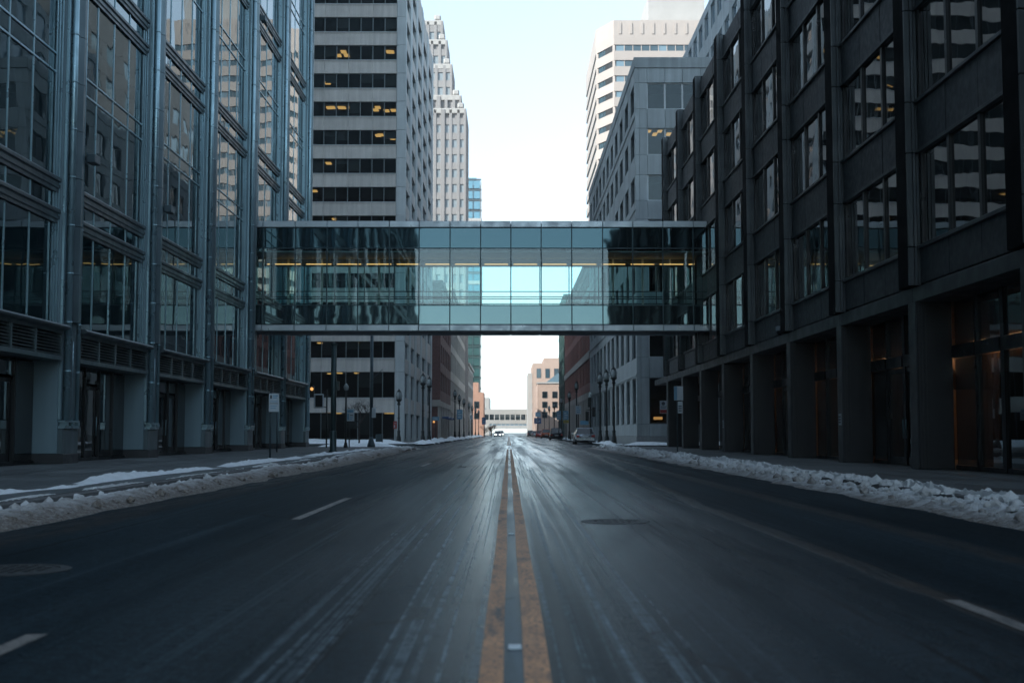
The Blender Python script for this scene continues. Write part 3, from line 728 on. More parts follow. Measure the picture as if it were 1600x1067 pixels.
# ================================================================== the skyway
def skyway():
    Y0, Y1 = 62.0, 64.95
    x_l, x_r = XF - .2, 10.1
    t = thing('glass_skyway', 'glass walled footbridge spanning the street between the two near office buildings', 'skyway', (-1, 63.5, 5.9))
    xs = [-12.4] + [(x - 795) * 62 / 2000 for x in (408, 457, 507, 556, 606, 653, 702, 750, 798, 845, 893, 942, 989, 1037, 1085, 1112)] + [10.08]
    xs = [-12.4, -12.0, -10.42, -8.87, -7.36, -5.83, -4.38, -2.87, -1.38, 0.10, 1.58, 3.07, 4.58, 6.05, 7.52, 9.0, 9.85, 10.08]
    box('deck', 'skyway_under', t, x_l - .9, x_r + .3, Y0 + .12, Y1 - .12, 5.98, 6.24)
    box('floor', 'carpet', t, x_l - .9, x_r + .3, Y0 + .12, Y1 - .12, 6.245, 6.29)
    box('roof', 'skyway_under', t, x_l - .9, x_r + .3, Y0 + .12, Y1 - .12, 10.9, 11.2)
    box('ceiling', 'skyway_inside', t, x_l - .9, x_r + .3, Y0 + .15, Y1 - .15, 9.80, 9.86)
    for face, (ya, yb, s) in enumerate(((Y0, Y0 + .1, 1), (Y1, Y1 - .1, -1))):
        F = ('x', ya, -1 if face == 0 else 1)
        for a, b_ in zip(xs[:-1], xs[1:]):
            if b_ - a < .3 and a < 0: continue
            fb('roof_fascia', 'skyway_silver', t, F, a + .008, b_ - .008, 10.99, 11.30, -.2, .10, 0.02)
            fb('floor_fascia', 'skyway_silver', t, F, a + .008, b_ - .008, 5.93, 6.22, -.2, .08, 0.02)
            fb('spandrel_glass', 'skyway_top_glass', t, F, a + .028, b_ - .028, 10.0, 10.96, -.05, -.02, 0, .0022)
            fb('window_glass', 'skyway_glass', t, F, a + .028, b_ - .028, 7.21, 9.95, -.045, -.025, 0, .0012)
            fb('spandrel_glass', 'skyway_spandrel', t, F, a + .028, b_ - .028, 6.27, 7.16, -.05, -.02, 0, .0022)
        for a in xs[1:-1]:
            fb('mullion', 'skyway_mullion', t, F, a - .026, a + .026, 6.225, 10.985, -.10, .012)
        for z in (7.16, 9.955): fb('transom', 'skyway_mullion', t, F, xs[0], xs[-1], z, z + .045, -.095, .004)
        box('spandrel_wall', 'skyway_inside', t, xs[0], xs[-1], *sorted((ya + s * .12, ya + s * .16)), 6.29, 7.14)
        for z in (7.52, 7.88):
            tube('handrail', 'skyway_mullion', t, (xs[0], ya + s * .28, z), (xs[-1], ya + s * .28, z), .026, 8)
        for a in xs[1:-1:2]: box('rail_post', 'skyway_mullion', t, a - .02, a + .02, *sorted((ya + s * .2, ya + s * .24)), 6.29, 7.9)
    # structural posts on the far side and the warm cornice light along the ceiling
    for x in [-11.2, -9.5, -8.1, -6.6, -5.1, 5.3, 6.8, 8.2, 9.4]:
        box('wall_post', 'post_pale', t, x - .05, x + .05, Y1 - .32, Y1 - .17, 6.29, 9.8)
    box('bulkhead', 'skyway_under', t, xs[0], xs[-1], Y1 - .30, Y1 - .165, 9.42, 9.80)
    for a, b_ in zip(xs[:-1], xs[1:]):
        if b_ - a > .3: box('light_strip', 'warm_strip', t, a + .14, b_ - .14, Y1 - .42, Y1 - .36, 9.50, 9.54)
    box('light_shelf', 'skyway_under', t, xs[0], xs[-1], Y1 - .44, Y1 - .305, 9.46, 9.495)
    # projecting glass bays where the bridge meets the buildings
    return t
skyway()

# ================================================================== buildings beyond the crossing
def wall_grid(t, F, ub, vb, isw, m, th=.3, gap=.008, wd=-.2, name='panel', wkw=None, skip=None):
    """Cladding panels and windows on a grid of joints."""
    for i in range(len(ub) - 1):
        for j in range(len(vb) - 1):
            if skip and skip(i, j): continue
            k = isw(i, j)
            if k: window(t, F, ub[i], ub[i + 1], vb[j], vb[j + 1], wd, **(k if isinstance(k, dict) else (wkw or {})))
            else: fb(name, m, t, F, ub[i] + gap, ub[i + 1] - gap, vb[j] + gap, vb[j + 1] - gap, -th, random.uniform(-.004, .004), .012)

def stone_building():
    t = thing('stone_office_building', 'pale grey stone corner office building with paired windows and a taller set back block', 'building', (9.0, 90, 0))
    X, Y, H = 9.0, 90.0, 27.8
    box('core', 'void_black', t, X + .45, 45, Y + 3.62, 141.9, 0, 27.4)
    box('corner_core', 'void_black', t, X + .31, X + .45, Y + .31, 141.9, 0, 27.4)
    rows = [(1.62, 4.86), (6.3, 9.15), (10.9, 12.8), (14.2, 16.1), (17.45, 19.3), (20.75, 22.65), (24.05, 25.95)]
    vb = [0.15, .75, 1.62]
    for a, b_ in rows:
        if a != vb[-1]: vb.append(a)
        vb.append(b_)
    vb.append(27.0)
    wj = {vb.index(a) for a, b_ in rows}
    # front towards the crossing
    ub = [X + .3, 9.88, 11.16, 12.42, 13.7, 15.6, 18.2, 20.8, 23.4, 26, 28.6]
    FW = ('x', Y, -1)
    def fw(i, j):
        if j in wj and 1 <= i <= 9 and i != 4:
            if i > 4 or True: return dict(nm=0 if i < 4 else 1, frame='white_frame' if j > 2 else 'window_frame', glass='office_glass' if i < 4 else 'dark_window', fw=.06, rail=(j == 9))
        return False
    wall_grid(t, FW, ub, vb, fw, 'gray_stone')
    # rooms behind the front windows
    for a, b_ in rows:
        box('room_back', 'office_inside', t, 9.46, 29, Y + 3.5, Y + 3.6, a - .3, b_ + .3)
        box('floor_slab', 'office_ceiling', t, 9.46, 29, Y + .31, Y + 3.49, b_ + .1, b_ + .6)
    for k, (x, y, z) in enumerate([(9.95, 90.7, 23.2), (10.75, 90.7, 23.2), (10.5, 91.75, 23.2), (11.5, 91.7, 23.2), (9.6, 91.8, 23.2), (12.0, 90.6, 23.2)]):
        box('ceiling_light', 'office_light', t, x, x + .32, y, y + .9, z - .50, z - .455)
    box('glowing_desk', 'amber_lamp', t, 10.5, 11.1, 92.6, 93.0, 1.95, 2.15)  # emissive desk: warm room glow put into its own surface
    # poster in the ground floor window
    ps = box('poster', 'sign_white', t, 10.62, 11.12, Y + .10, Y + .12, 2.35, 3.25)
    box('poster_band', 'sign_red', ps, 10.64, 11.10, Y + .094, Y + .099, 2.38, 2.62)
    for z, w in ((2.72, .36), (2.82, .40)): box('poster_text', 'print_dark', ps, 10.69, 10.69 + w, Y + .094, Y + .099, z, z + .045)
    q = MB(); q.tube((10.87, Y + .094, 3.05), (10.87, Y + .099, 3.05), .13, None, 14); q.build('poster_mark', 'print_dark', ps)
    # street side
    us = [Y]; y = Y + .6; n = 0; wi = set()
    while y < 141:
        us.append(y); wi.add(len(us) - 1); us.append(y + 2.65); y += 4.68
    us.append(141.9)
    def sw(i, j):
        if i in wi and j in wj: return dict(nm=1, frame='window_frame', glass='dark_window', fw=.07, rail=(vb[j] < 2))
        return False
    wall_grid(t, ('y', X, -1), us, vb, sw, 'gray_stone', skip=lambda i, j: us[i] > 132 and False)
    for a in (4.98, 9.9, 16.75, 23.4):
        box('string_course', 'gray_stone', t, X - .07, X - .006, Y, 141.9, a + .0, a + .16, .02)
    box('parapet', 'gray_stone', t, X - .06, 45, Y - .06, 141.95, 27.02, 27.8, .03)
    box('base_course', 'base_granite', t, X - .05, X - .007, Y, 141.9, .152, .74, .01); box('base_course', 'base_granite', t, X, 28, Y - .05, Y - .007, .152, .74, .01)
    # taller block set back on the roof
    X2, H2 = 18.2, 40.2
    b2 = box('upper_block', 'void_black', t, X2 + .4, 45, 99.4, 131.6, 27.5, 39.8)
    vb2 = [27.85, 29.3, 31.4, 33.2, 35.6, 37.2, 39.4, 40.2]
    us2 = [99]; y = 100.0; wi2 = set()
    while y < 130: us2.append(y); wi2.add(len(us2) - 1); us2.append(y + 2.2); y += 3.6
    us2.append(132)
    wall_grid(t, ('y', X2, -1), us2, vb2, lambda i, j: dict(nm=0, frame='white_frame', glass='pale_window') if i in wi2 and j in (1, 3, 5) else False, 'gray_stone')
    wall_grid(t, ('x', 99, -1), [X2 + .3, 22, 26, 30, 34], vb2, lambda i, j: dict(nm=2, frame='white_frame', glass='pale_window') if j in (1, 3, 5) and i in (1, 2) else False, 'gray_stone')
stone_building()

def ribbon_tower():
    t = thing('ribbon_window_tower', 'concrete office tower with dark ribbon windows and lit ceiling panels beyond the glass building', 'building', (-9.8, 120, 0))
    X, Y = -9.8, 120.0
    XE, XN = -22.2, -50.0
    fl = [(0.35, 2.86), (4.3, 6.68), (8.02, 9.55)] + [(11.86 + 2.735 * k, 13.26 + 2.735 * k) for k in range(13)]
    top = 49.0
    box('core', 'office_inside', t, XN, X - .5, 126.2, 163, 0, top)
    box('side_core', 'office_inside', t, X - 1.0, X - .45, 120.9, 126.15, 0, top)
    box('roof', 'roof_grey', t, XN, X - .1, 120.1, 163, top, top + .3)
    F = ('x', Y, -1)
    # corner column in lengths, and the panels of every spandrel
    for a, b_ in zip([.15, 6.7, 9.6] + [13.3 + 2.735 * k for k in range(13)], [6.7, 9.6, 13.3] + [13.3 + 2.735 * k for k in range(1, 14)]):
        box('corner_column', 'ribbon_column', t, X - .88, X, Y, Y + .85, a + .01, b_ - .01, .02)
    pw = 1.15; us = [X - .9 - pw * k for k in range(11)]
    tops = [f[1] for f in fl]; nxt = [f[0] for f in fl[1:]] + [top]
    for a, b_ in zip([.15] + tops, [.35] + nxt):
        big = b_ - a > .5
        for k in range(10):
            if big and k % 2 == 0: fb('spandrel_panel', 'ribbon_concrete', t, F, us[k] - 2 * pw + .008, us[k] - .008, a + .008, b_ - .008, -.2, .02, .015)
        q = MB(); mbf(q, F, XN, us[-1], a, b_, -.2, .02); kind(q.build('far_spandrel', 'ribbon_concrete', t), 'stuff')
        box('floor_slab', 'office_ceiling', t, XN, X - 1.05, Y + .22, 126.15, a + .06, b_ - .06)
        if big: fb('ledge', 'ribbon_column', t, F, us[-1], us[0], b_ - .07, b_ - .01, .024, .09)
    rr0 = random.Random(9)
    for a, b_ in fl:
        for k in range(10):
            fb('pane', 'office_glass', t, F, us[k] - pw + .03, us[k] - .03, a + .01, b_ - .01, -.24, -.225, 0, .0015)
            fb('mullion', 'tower_mullion', t, F, us[k] - .04, us[k] + .035, a + .005, b_ - .005, -.22, -.08)
            if rr0.random() < .3: fb('blind', 'blind_grey', t, F, us[k] - pw + .06, us[k] - .06, b_ - (b_ - a) * rr0.uniform(.3, .9), b_ - .02, -.40, -.38)
        q = MB(); mbf(q, F, XN, us[-1], a, b_, -.24, -.225); kind(q.build('far_panes', 'office_glass', t), 'stuff')
        q = MB()
        for k in range(24): mbf(q, F, us[-1] - pw * k - .03, us[-1] - pw * k + .03, a, b_, -.28, -.12)
        kind(q.build('far_mullions', 'window_frame', t), 'stuff')
    # lit ceiling panels, storey by storey
    f_, p_, y_ = 2000.0, math.atan(142.5 / 2000), math.atan(5 / 2000)
    lit = {}
    lights = {9: [(524, 36), (532, 25), (537, 34), (604, 25), (608, 35)], 8: [(507, 74)], 7: [(510, 121), (515, 127), (528, 121), (532, 127), (545, 121), (548, 127), (584, 120), (587, 127), (601, 120), (612, 120)],
              6: [(588, 167), (592, 173), (611, 160)], 5: [(493, 215), (510, 217)], 4: [(488, 257)], 3: [(521, 301), (526, 306)], 2: [(540, 339), (543, 342), (557, 341), (597, 341)], -1: [(500, 541), (565, 541)], -2: [(516, 606), (530, 607), (558, 611)], -3: [(514, 650), (529, 648), (606, 650), (613, 650)]}
    for k, pts in lights.items():
        a, b_ = fl[k + 3 + (0 if k > 0 else 0)] if k > 0 else fl[{-1: 2, -2: 1, -3: 0}[k]]
        zc = b_ + .02
        for px, py in pts:
            yy = Y + .9 + (1.0 if py % 2 else 2.2) + random.uniform(0, .4); xx = (px - 795) / 2000 * yy
            box('ceiling_light', 'office_light', t, xx - .26, xx + .26, yy - .45, yy + .45, zc - .06, zc + .01)
    rr = random.Random(4)
    for k in range(46):                                       # more lit ceilings along the part seen only as reflections
        a, b_ = fl[rr.randrange(3, len(fl))]; xx = rr.uniform(XN + 2, us[-1] - 1); yy = Y + rr.uniform(1, 3)
        box('ceiling_light', 'office_light', t, xx, xx + .6, yy, yy + .5, b_ - .02, b_ + .05)
    # street side: deep concrete grid
    G = ('y', X, 1); ys = [Y + .87, 125.4, 127.7, 133.1, 135.6, 141.8, 144.1, 150.8, 153.5, 160.2, 162.9]
    seq = list(zip([.15] + tops, [.35] + nxt))
    for i in range(10):
        if i % 2 == 1: 
            fb('pilaster', 'ribbon_column', t, G, ys[i], ys[i + 1], .15, top, -.45, .03, .03); continue
        for (a, b_) in seq:
            if b_ - a > .5: fb('side_spandrel', 'ribbon_concrete', t, G, ys[i] + .01, ys[i + 1] - .01, a, b_, -.4, -.03, .02)
        for (a, b_) in fl: window(t, G, ys[i] + .01, ys[i + 1] - .01, a, b_, -.28, 'window_frame', 'blue_window', .09, 2)
ribbon_tower()

def row_building(name, label, X, sg, y0, y1, depth, H, m, rows, pitch, ww, glass='dark_window', base=None, base_h=4.6, cornice=True, front_rows=True, nm=1, frame='window_frame', group=None, pier=None, cornice_m=None):
    """A street-row building: side along the street with windows, front facing the camera where it steps forward."""
    t = thing(name, label, 'building', (X, y0, 0), group)
    box('core', 'void_black', t, X + (-.5 if sg > 0 else .5), X - sg * depth, y0 + .4, y1 - .1, 0, H - .3)
    F = ('y', X, sg); n = max(1, int(round((y1 - y0) / pitch))); p = (y1 - y0) / n
    vb = [0.15, base_h]
    for a, b_ in rows: vb += [a, b_]
    vb.append(H); vb = sorted(set(vb)); wj = {vb.index(a) for a, _ in rows}
    ub = [y0]; wi = set()
    for k in range(n):
        c = y0 + (k + .5) * p; ub.append(c - ww / 2); wi.add(len(ub) - 1); ub.append(c + ww / 2)
    ub.append(y1)
    wall_grid(t, F, ub, vb, lambda i, j: (dict(nm=nm, frame=frame, glass=glass, fw=.09) if i in wi and j in wj else False), m, name='wall_panel', skip=lambda i, j: j == 0)
    for i in range(len(ub) - 1):                              # ground floor
        if i in wi: window(t, F, ub[i], ub[i + 1], .3, base_h - .7, -.3, 'window_frame', 'shop_glass', .1, 1); fb('lintel', base or m, t, F, ub[i], ub[i + 1], base_h - .7, base_h - .01, -.3, .02)
        else: fb('base_pier', base or m, t, F, ub[i], ub[i + 1], .15, base_h - .01, -.35, .03, .02)
    Ff = ('x', y0, -1); xa, xb = sorted((X - sg * .31, X - sg * depth))
    fb('front_wall', m, t, Ff, xa, xb, .15, H, -.35, 0)
    if front_rows:
        k = 0; x = X - sg * 1.2
        while k < 5:
            for a, b_ in rows: window(t, Ff, min(x, x - sg * 1.3), max(x, x - sg * 1.3), a, b_, .05, frame, glass, .08, 0)
            x -= sg * 2.6; k += 1
    if cornice:
        cm = cornice_m or m
        box('cornice', cm, t, *sorted((X + sg * .35, X - sg * depth)), y0 - .25, y1, H, H + .55, .06)
        box('cornice_band', cm, t, *sorted((X + sg * .15, X + sg * .01)), y0 - .1, y1, H - 1.1, H - .75, .03)
    return t

# left row, going away from the camera
b1 = row_building('brown_brick_building', 'dark brown brick building with a pale stone base next along the left row', -9.0, 1, 168, 198, 14, 20.5, 'brown_brick', [(6.6, 9.0), (10.3, 12.7), (14, 16.4), (17.4, 19.4)], 5.0, 3.4, 'dark_window', 'beige_stone', 5.2, front_rows=False)
for k in range(3): box('awning', 'sign_deep_blue', b1, -8.9, -8.0, 171 + 8 * k, 176 + 8 * k, 2.9, 3.15, .04)
box('front_band', 'beige_stone', b1, -14, -8.95, 167.6, 167.99, 4.4, 5.3, .04)
for k in range(2): box('shop_lamp', 'amber_lamp', b1, -9.9 - k * .9, -9.7 - k * .9, 167.7, 167.9, 2.3, 2.55)
row_building('beige_stone_building', 'beige stone building with cornice and tall paired windows in the left row', -9.0, 1, 198.3, 264, 16, 23.0, 'beige_stone', [(6.0, 9.2), (10.6, 13.6), (14.8, 17.6), (18.6, 21)], 4.7, 3.0, 'blue_window', 'beige_stone', 4.8, nm=1)
row_building('low_stone_building', 'low pale stone building with a projecting cornice at the far left of the row', -9.0, 1, 285, 322, 16, 16.0, 'beige_stone', [(5.6, 8.2), (9.2, 11.6), (12.4, 14.6)], 4.6, 2.8, 'blue_window', 'beige_stone', 4.6, front_rows=False)
b4 = row_building('orange_brick_building', 'orange brick building in sunlight where the left row ends', -6.6, 1, 336, 352, 7, 11.6, 'orange_brick', [(4.6, 6.2), (7.4, 9.2)], 4.0, 1.4, 'dark_window', 'orange_brick', 4.0, cornice=False)
box('upper_wall', 'orange_brick', b4, -10.4, -8.0, 336.2, 350, 11.62, 14.2)
# right row
b5 = row_building('red_brick_building', 'dark red brick building with stone bands standing behind the silver parked car', 9.0, -1, 142.2, 206, 18, 20.0, 'red_brick', [(6.6, 9.2), (10.2, 12.8), (13.8, 16.2), (17, 19.2)], 3.3, 1.7, 'dark_window', 'beige_stone', 5.6, front_rows=False, nm=0)
for z in (9.3, 16.4): box('stone_band', 'beige_stone', b5, 8.9, 8.985, 142.2, 206, z, z + .8)
def green_block():
    t = thing('green_glass_building', 'narrow dark green glass building at the end of the right row of facades', 'building', (9.0, 207, 0))
    box('core', 'void_black', t, 9.3, 26, 207.2, 230, 0, 23); F = ('y', 9.0, -1)
    for i in range(5):
        u = 207 + 4.6 * i
        fb('column', 'green_frame', t, F, u, u + .6, .15, 23.5, -.3, .15, .03)
        for j in range(8):
            v = .4 + 2.85 * j
            fb('pane', 'pale_window' if (i + j) % 3 == 0 else 'green_glass', t, F, u + .62, u + 4.58, v + .4, v + 2.6, -.25, -.2, 0, .004)
            fb('beam', 'green_frame', t, F, u + .62, u + 4.58, v + 2.62, v + 3.2, -.3, .05)
    fb('end_wall', 'green_frame', t, ('x', 207, -1), 9.3, 26, .15, 23.5, -.2, 0)
green_block()

def pink_tower():
    t = thing('pale_stone_tower', 'tall sunlit pinkish white tower with chamfered corner and long window bands', 'building', (17.75, 250, 0))
    X, Y, H = 17.75, 250.0, 83.0; XC, YC = 20.9, 256.5       # chamfer runs from (X,YC) to (XC,Y)
    XE, YN = 42.0, 290.0
    def slab(name, m, z0, z1, o, par=t):
        q = MB(); q.prism([(XC + o * .4, Y - o), (XE, Y - o), (XE, YN), (X - o, YN), (X - o, YC + o * .4)], 'z', z0, z1); return q.build(name, m, par)
    slab('core', 'office_inside', 0, H - 1, -.6)
    z = 5.0; k = 0
    c = Vector((X - XC, YC - Y, 0)); L = c.length; c.normalize(); nrm = Vector((-c.y, c.x, 0)); nrm = nrm if nrm.y < 0 else -nrm
    slab('base_wall', 'pink_stone', 0, 5.0, 0)
    while z < H - 5:
        slab('spandrel_band', 'pink_stone', z + 1.25, z + 3.12, 0)
        if z > 32:
            for i in range(12): box('pane', 'blue_window' if i % 5 else 'pale_window', t, XC + .5 + i * 1.7, XC + 2.05 + i * 1.7, Y + .25, Y + .35, z + .0, z + 1.25, 0)
            for i in range(1, 24, 1): 
                if i < 12: box('mullion', 'pink_stone', t, XC + .32 + i * 1.7, XC + .48 + i * 1.7, Y + .15, Y + .4, z, z + 1.25)
            q = MB()
            P = Vector((XC, Y, 0)) - nrm * .3
            for i in range(3):
                a = P + c * (L * (.1 + .27 * i)); b_ = P + c * (L * (.1 + .27 * i + .24)); d = nrm * .05
                q.add([(*(a + d).xy, z), (*(b_ + d).xy, z), (*(b_ + d).xy, z + 1.25), (*(a + d).xy, z + 1.25), (*(a - d).xy, z), (*(b_ - d).xy, z), (*(b_ - d).xy, z + 1.25), (*(a - d).xy, z + 1.25)],
                      [(0, 1, 2, 3), (7, 6, 5, 4), (0, 4, 5, 1), (1, 5, 6, 2), (2, 6, 7, 3), (3, 7, 4, 0)])
            q.build('corner_panes', 'blue_window', t)
            for i in range(10): box('side_pane', 'pale_window', t, X + .25, X + .35, YC + .6 + i * 3.3, YC + 3.4 + i * 3.3, z, z + 1.25)
            for a in (0.02, .93):
                a0 = P + c * (L * a); a1 = P + c * (L * (a + .06)); q = MB(); q.tube((*((a0 + a1) / 2).xy, z), (*((a0 + a1) / 2).xy, z + 1.25), .35, None, 6); q.build('corner_mullion', 'pink_stone', t)
        z += 3.12
    slab('parapet_wall', 'pink_stone', z, H, 0)
    for i in range(9): box('parapet_rib', 'pink_stone', t, XC + 1 + i * 2.2, XC + 1.5 + i * 2.2, Y - .15, Y - .01, z + .3, H - .6)
    box('penthouse', 'white_stone', t, 28.5, 40, 256, 285, H, H + 7)
pink_tower()
row_building('reflection_block', 'added grey office block hidden behind the stone corner building to fill reflections', 24.0, -1, 140, 200, 40, 52.0, 'dim_stone', [(6 + 4 * k, 8.2 + 4 * k) for k in range(11)], 6.0, 3.6, 'pale_window', cornice=False, front_rows=False)  # added block, out of direct view, fills the left glass reflections dark

def stepped_tower():
    t = thing('stepped_stone_tower', 'slender stepped stone tower with vertical ribs narrowing to a pinnacle', 'building', (-20, 268, 0))
    tiers = [(-9.05, 268.0, 284, 69.5), (-10.1, 268.6, 283, 72.5), (-12.1, 269.4, 282, 79.5), (-13.2, 270, 281, 85), (-14.2, 270.8, 280, 89.5)]
    xc = -21.5; z0 = 0
    for n, (xr, ya, yb, h) in enumerate(tiers):
        xl = 2 * xc - xr
        box('tier_core', 'tower_rib', t, xl + .5, xr - .5, ya + .5, yb - .5, z0, h - .8)
        fx = ('x', ya, -1); fy = ('y', xr, 1)
        pitch = 1.62; cnt = int((xr - xl) / pitch); pitch = (xr - xl) / cnt
        vis0 = 0 if n else 1
        for i in range(cnt + 1):
            if n == 0 and i < cnt * .35: continue
            c = xr - (cnt - i) * pitch
            w = .62 if (cnt - i) % 3 else .9
            fb('rib', 'tower_rib', t, fx, max(c - w / 2, xl), min(c + w / 2, xr), z0, h, -.5, .14 if (cnt - i) % 3 == 0 else 0, .04)
        q = MB(); g = MB(); pz = max(z0, 8); mm = []
        zz = z0 + .5
        while zz < h - 2.5:
            mbf(q, fx, xl + .4, xr - .4, zz + 1.75, zz + 3.2, -.3, -.1); mbf(g, fx, xl + .4, xr - .4, zz, zz + 1.75, -.40, -.34)
            mbf(q, fy, ya + .4, yb - .4, zz + 1.75, zz + 3.2, -.42, -.22); mbf(g, fy, ya + .4, yb - .4, zz, zz + 1.75, -.40, -.34)
            zz += 3.2
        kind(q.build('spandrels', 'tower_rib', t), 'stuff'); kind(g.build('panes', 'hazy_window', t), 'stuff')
        for i in range(6): fb('rib', 'tower_rib', t, fy, ya + .01 + i * (yb - ya - .8) / 5, ya + .8 + i * (yb - ya - .8) / 5, z0, h, -.5, .02, .04)
        box('tier_cap', 'white_stone', t, xl, xr, ya, yb, h - .85, h + .3, .1)
        for cx in (xr - 1.2,):                       # pale finials on every step
            box('finial', 'white_stone', t, cx - .7, cx + .7, ya + .05, ya + 1.4, h + .31, h + 1.5, .25)
        z0 = h
    q = MB(); q.lathe([(3.4, 89.8), (3.4, 91), (2.2, 92), (2.0, 94), (1.0, 95.5), (.05, 97)], 10, (xc, 275.5, 0)); q.build('pinnacle', 'white_stone', t)
stepped_tower()

def blue_tower():
    t = thing('blue_glass_tower', 'distant pale blue glass tower with horizontal bands and a green glazed foot', 'building', (-11, 400, 0))
    xa, xb, Y, H = -26.0, -8.7, 400.0, 80.0
    box('core', 'void_black', t, xa, xb - .6, Y + .6, 424, 0, H - 1)
    F = ('x', Y, -1); G = ('y', xb, 1)
    z = 2.0; k = 0
    while z < H - 2:
        top = z > 42
        for i in range(5):
            u = xb - .3 - 2.3 * (i + 1)
            fb('pane', 'blue_glass' if top else 'green_glass', t, F, u + .08, u + 2.22, z + .1, z + 2.6, -.3, -.2, 0, .004)
        fb('floor_band', 'white_stone' if (k % 6 == 1 and top) else ('green_frame' if not top else 'window_frame'), t, F, xa, xb, z + 2.65, z + 3.1 + (.6 if k % 6 == 1 and top else 0), -.3, .03 + .1 * (k % 6 == 1))
        fb('side_pane', 'pale_window', t, G, Y + .5, Y + 23.5, z, z + 2.6, -.3, -.2)
        z += 3.3; k += 1
    q = MB(); mbf(q, F, xa, xb - 11.9, 2, H - 2, -.3, -.2); kind(q.build('far_glazing', 'blue_glass', t), 'stuff')
    for i in range(6): fb('mullion', 'window_frame', t, F, xb - .42 - 2.3 * i, xb - .26 - 2.3 * i, 2, H - 1, -.3, .0)
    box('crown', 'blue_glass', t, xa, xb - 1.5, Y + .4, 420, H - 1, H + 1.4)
    box('side_wall', 'white_stone', t, xb - .15, xb + .15, Y + .01, Y + .5, 0, H)
blue_tower()

b6 = row_building('pink_brick_hall', 'sunlit pink brick building with a sloping glass roof at the end of the street', 7.4, -1, 330, 352, 24, 13.6, 'pink_brick', [(4.8, 6.4), (7.4, 9.0), (9.9, 11.6)], 5.5, 1.6, 'dark_window', 'pink_brick', 4.2, cornice=False)
q = MB(); q.prism([(9.2, 13.65), (15.5, 18.6), (22, 18.6), (22, 13.65)], 'y', 331, 345); q.build('glass_roof', 'pale_window', b6)
box('coping', 'white_stone', b6, 7.2, 30, 329.7, 330.5, 13.62, 14.0)
b7 = row_building('pink_brick_tower', 'taller sunlit pink brick block behind the hall with narrow windows', 7.05, -1, 380, 412, 30, 21.6, 'pink_brick', [(4.8, 6.6), (8.0, 9.8), (11, 12.8), (14, 15.8), (17.2, 20.0)], 5.0, 1.6, 'blue_window', 'pink_brick', 4.2, cornice=False)
box('rear_block', 'pink_brick', b7, 10.5, 34, 384, 410, 21.62, 23.4)
box('sunlit_side', 'white_stone', b7, 5.7, 7.0, 383, 411, 0.15, 18.8)  # white stone stands in for sunlight on the street side of the block
row_building('low_corner_building', 'small pale block at the far end of the street before the footbridges', 6.6, -1, 440, 470, 20, 12.0, 'beige_stone', [(4.6, 6.4), (8, 10)], 5.0, 2.0, 'dark_window', 'beige_stone', 4.0, cornice=False)
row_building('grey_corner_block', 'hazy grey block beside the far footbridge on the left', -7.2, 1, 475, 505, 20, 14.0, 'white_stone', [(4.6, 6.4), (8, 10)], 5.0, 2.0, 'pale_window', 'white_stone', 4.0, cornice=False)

def far_bridge(y, z0, z1, label, arch):
    t = thing('far_footbridge', label, 'footbridge', (0, y, z0), 'footbridges at the end of the street')
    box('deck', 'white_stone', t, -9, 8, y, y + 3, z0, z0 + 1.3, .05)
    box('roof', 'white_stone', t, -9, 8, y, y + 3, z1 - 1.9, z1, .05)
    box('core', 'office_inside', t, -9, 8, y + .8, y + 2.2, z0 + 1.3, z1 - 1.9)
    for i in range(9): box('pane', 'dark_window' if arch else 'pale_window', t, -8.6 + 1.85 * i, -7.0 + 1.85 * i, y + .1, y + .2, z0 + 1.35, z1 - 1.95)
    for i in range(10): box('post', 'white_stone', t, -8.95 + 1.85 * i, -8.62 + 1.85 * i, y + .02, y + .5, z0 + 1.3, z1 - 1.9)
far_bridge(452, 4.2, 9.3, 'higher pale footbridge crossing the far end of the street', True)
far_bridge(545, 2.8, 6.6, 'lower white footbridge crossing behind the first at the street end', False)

# ================================================================== snow
def vnoise(x, y, seed):
    xi = np.floor(x).astype(np.int64); yi = np.floor(y).astype(np.int64); xf = x - xi; yf = y - yi
    def h(a, b):
        n = (a * 374761393 + b * 668265263 + seed * 974711) & 0x7fffffff
        n = ((n ^ (n >> 13)) * 1274126177) & 0x7fffffff
        return ((n ^ (n >> 16)) & 0xffff) / 65535.0
    u = xf * xf * (3 - 2 * xf); v = yf * yf * (3 - 2 * yf)
    return (h(xi, yi) * (1 - u) + h(xi + 1, yi) * u) * (1 - v) + (h(xi, yi + 1) * (1 - u) + h(xi + 1, yi + 1) * u) * v
def cells(x, y, seed):
    """Distance to the nearest scattered point: rounded clods."""
    xi = np.floor(x).astype(np.int64); yi = np.floor(y).astype(np.int64); best = np.full(x.shape, 9.0); hh = np.zeros(x.shape)
    for dx in (-1, 0, 1):
        for dy in (-1, 0, 1):
            a, b = xi + dx, yi + dy
            def h(s):
                n = (a * 374761393 + b * 668265263 + (seed + s) * 974711) & 0x7fffffff
                n = ((n ^ (n >> 13)) * 1274126177) & 0x7fffffff
                return ((n ^ (n >> 16)) & 0xffff) / 65535.0
            d = np.hypot(a + h(1) - x, b + h(2) - y); k = h(3); m = d < best
            hh = np.where(m, k, hh); best = np.where(m, d, best)
    return best, hh
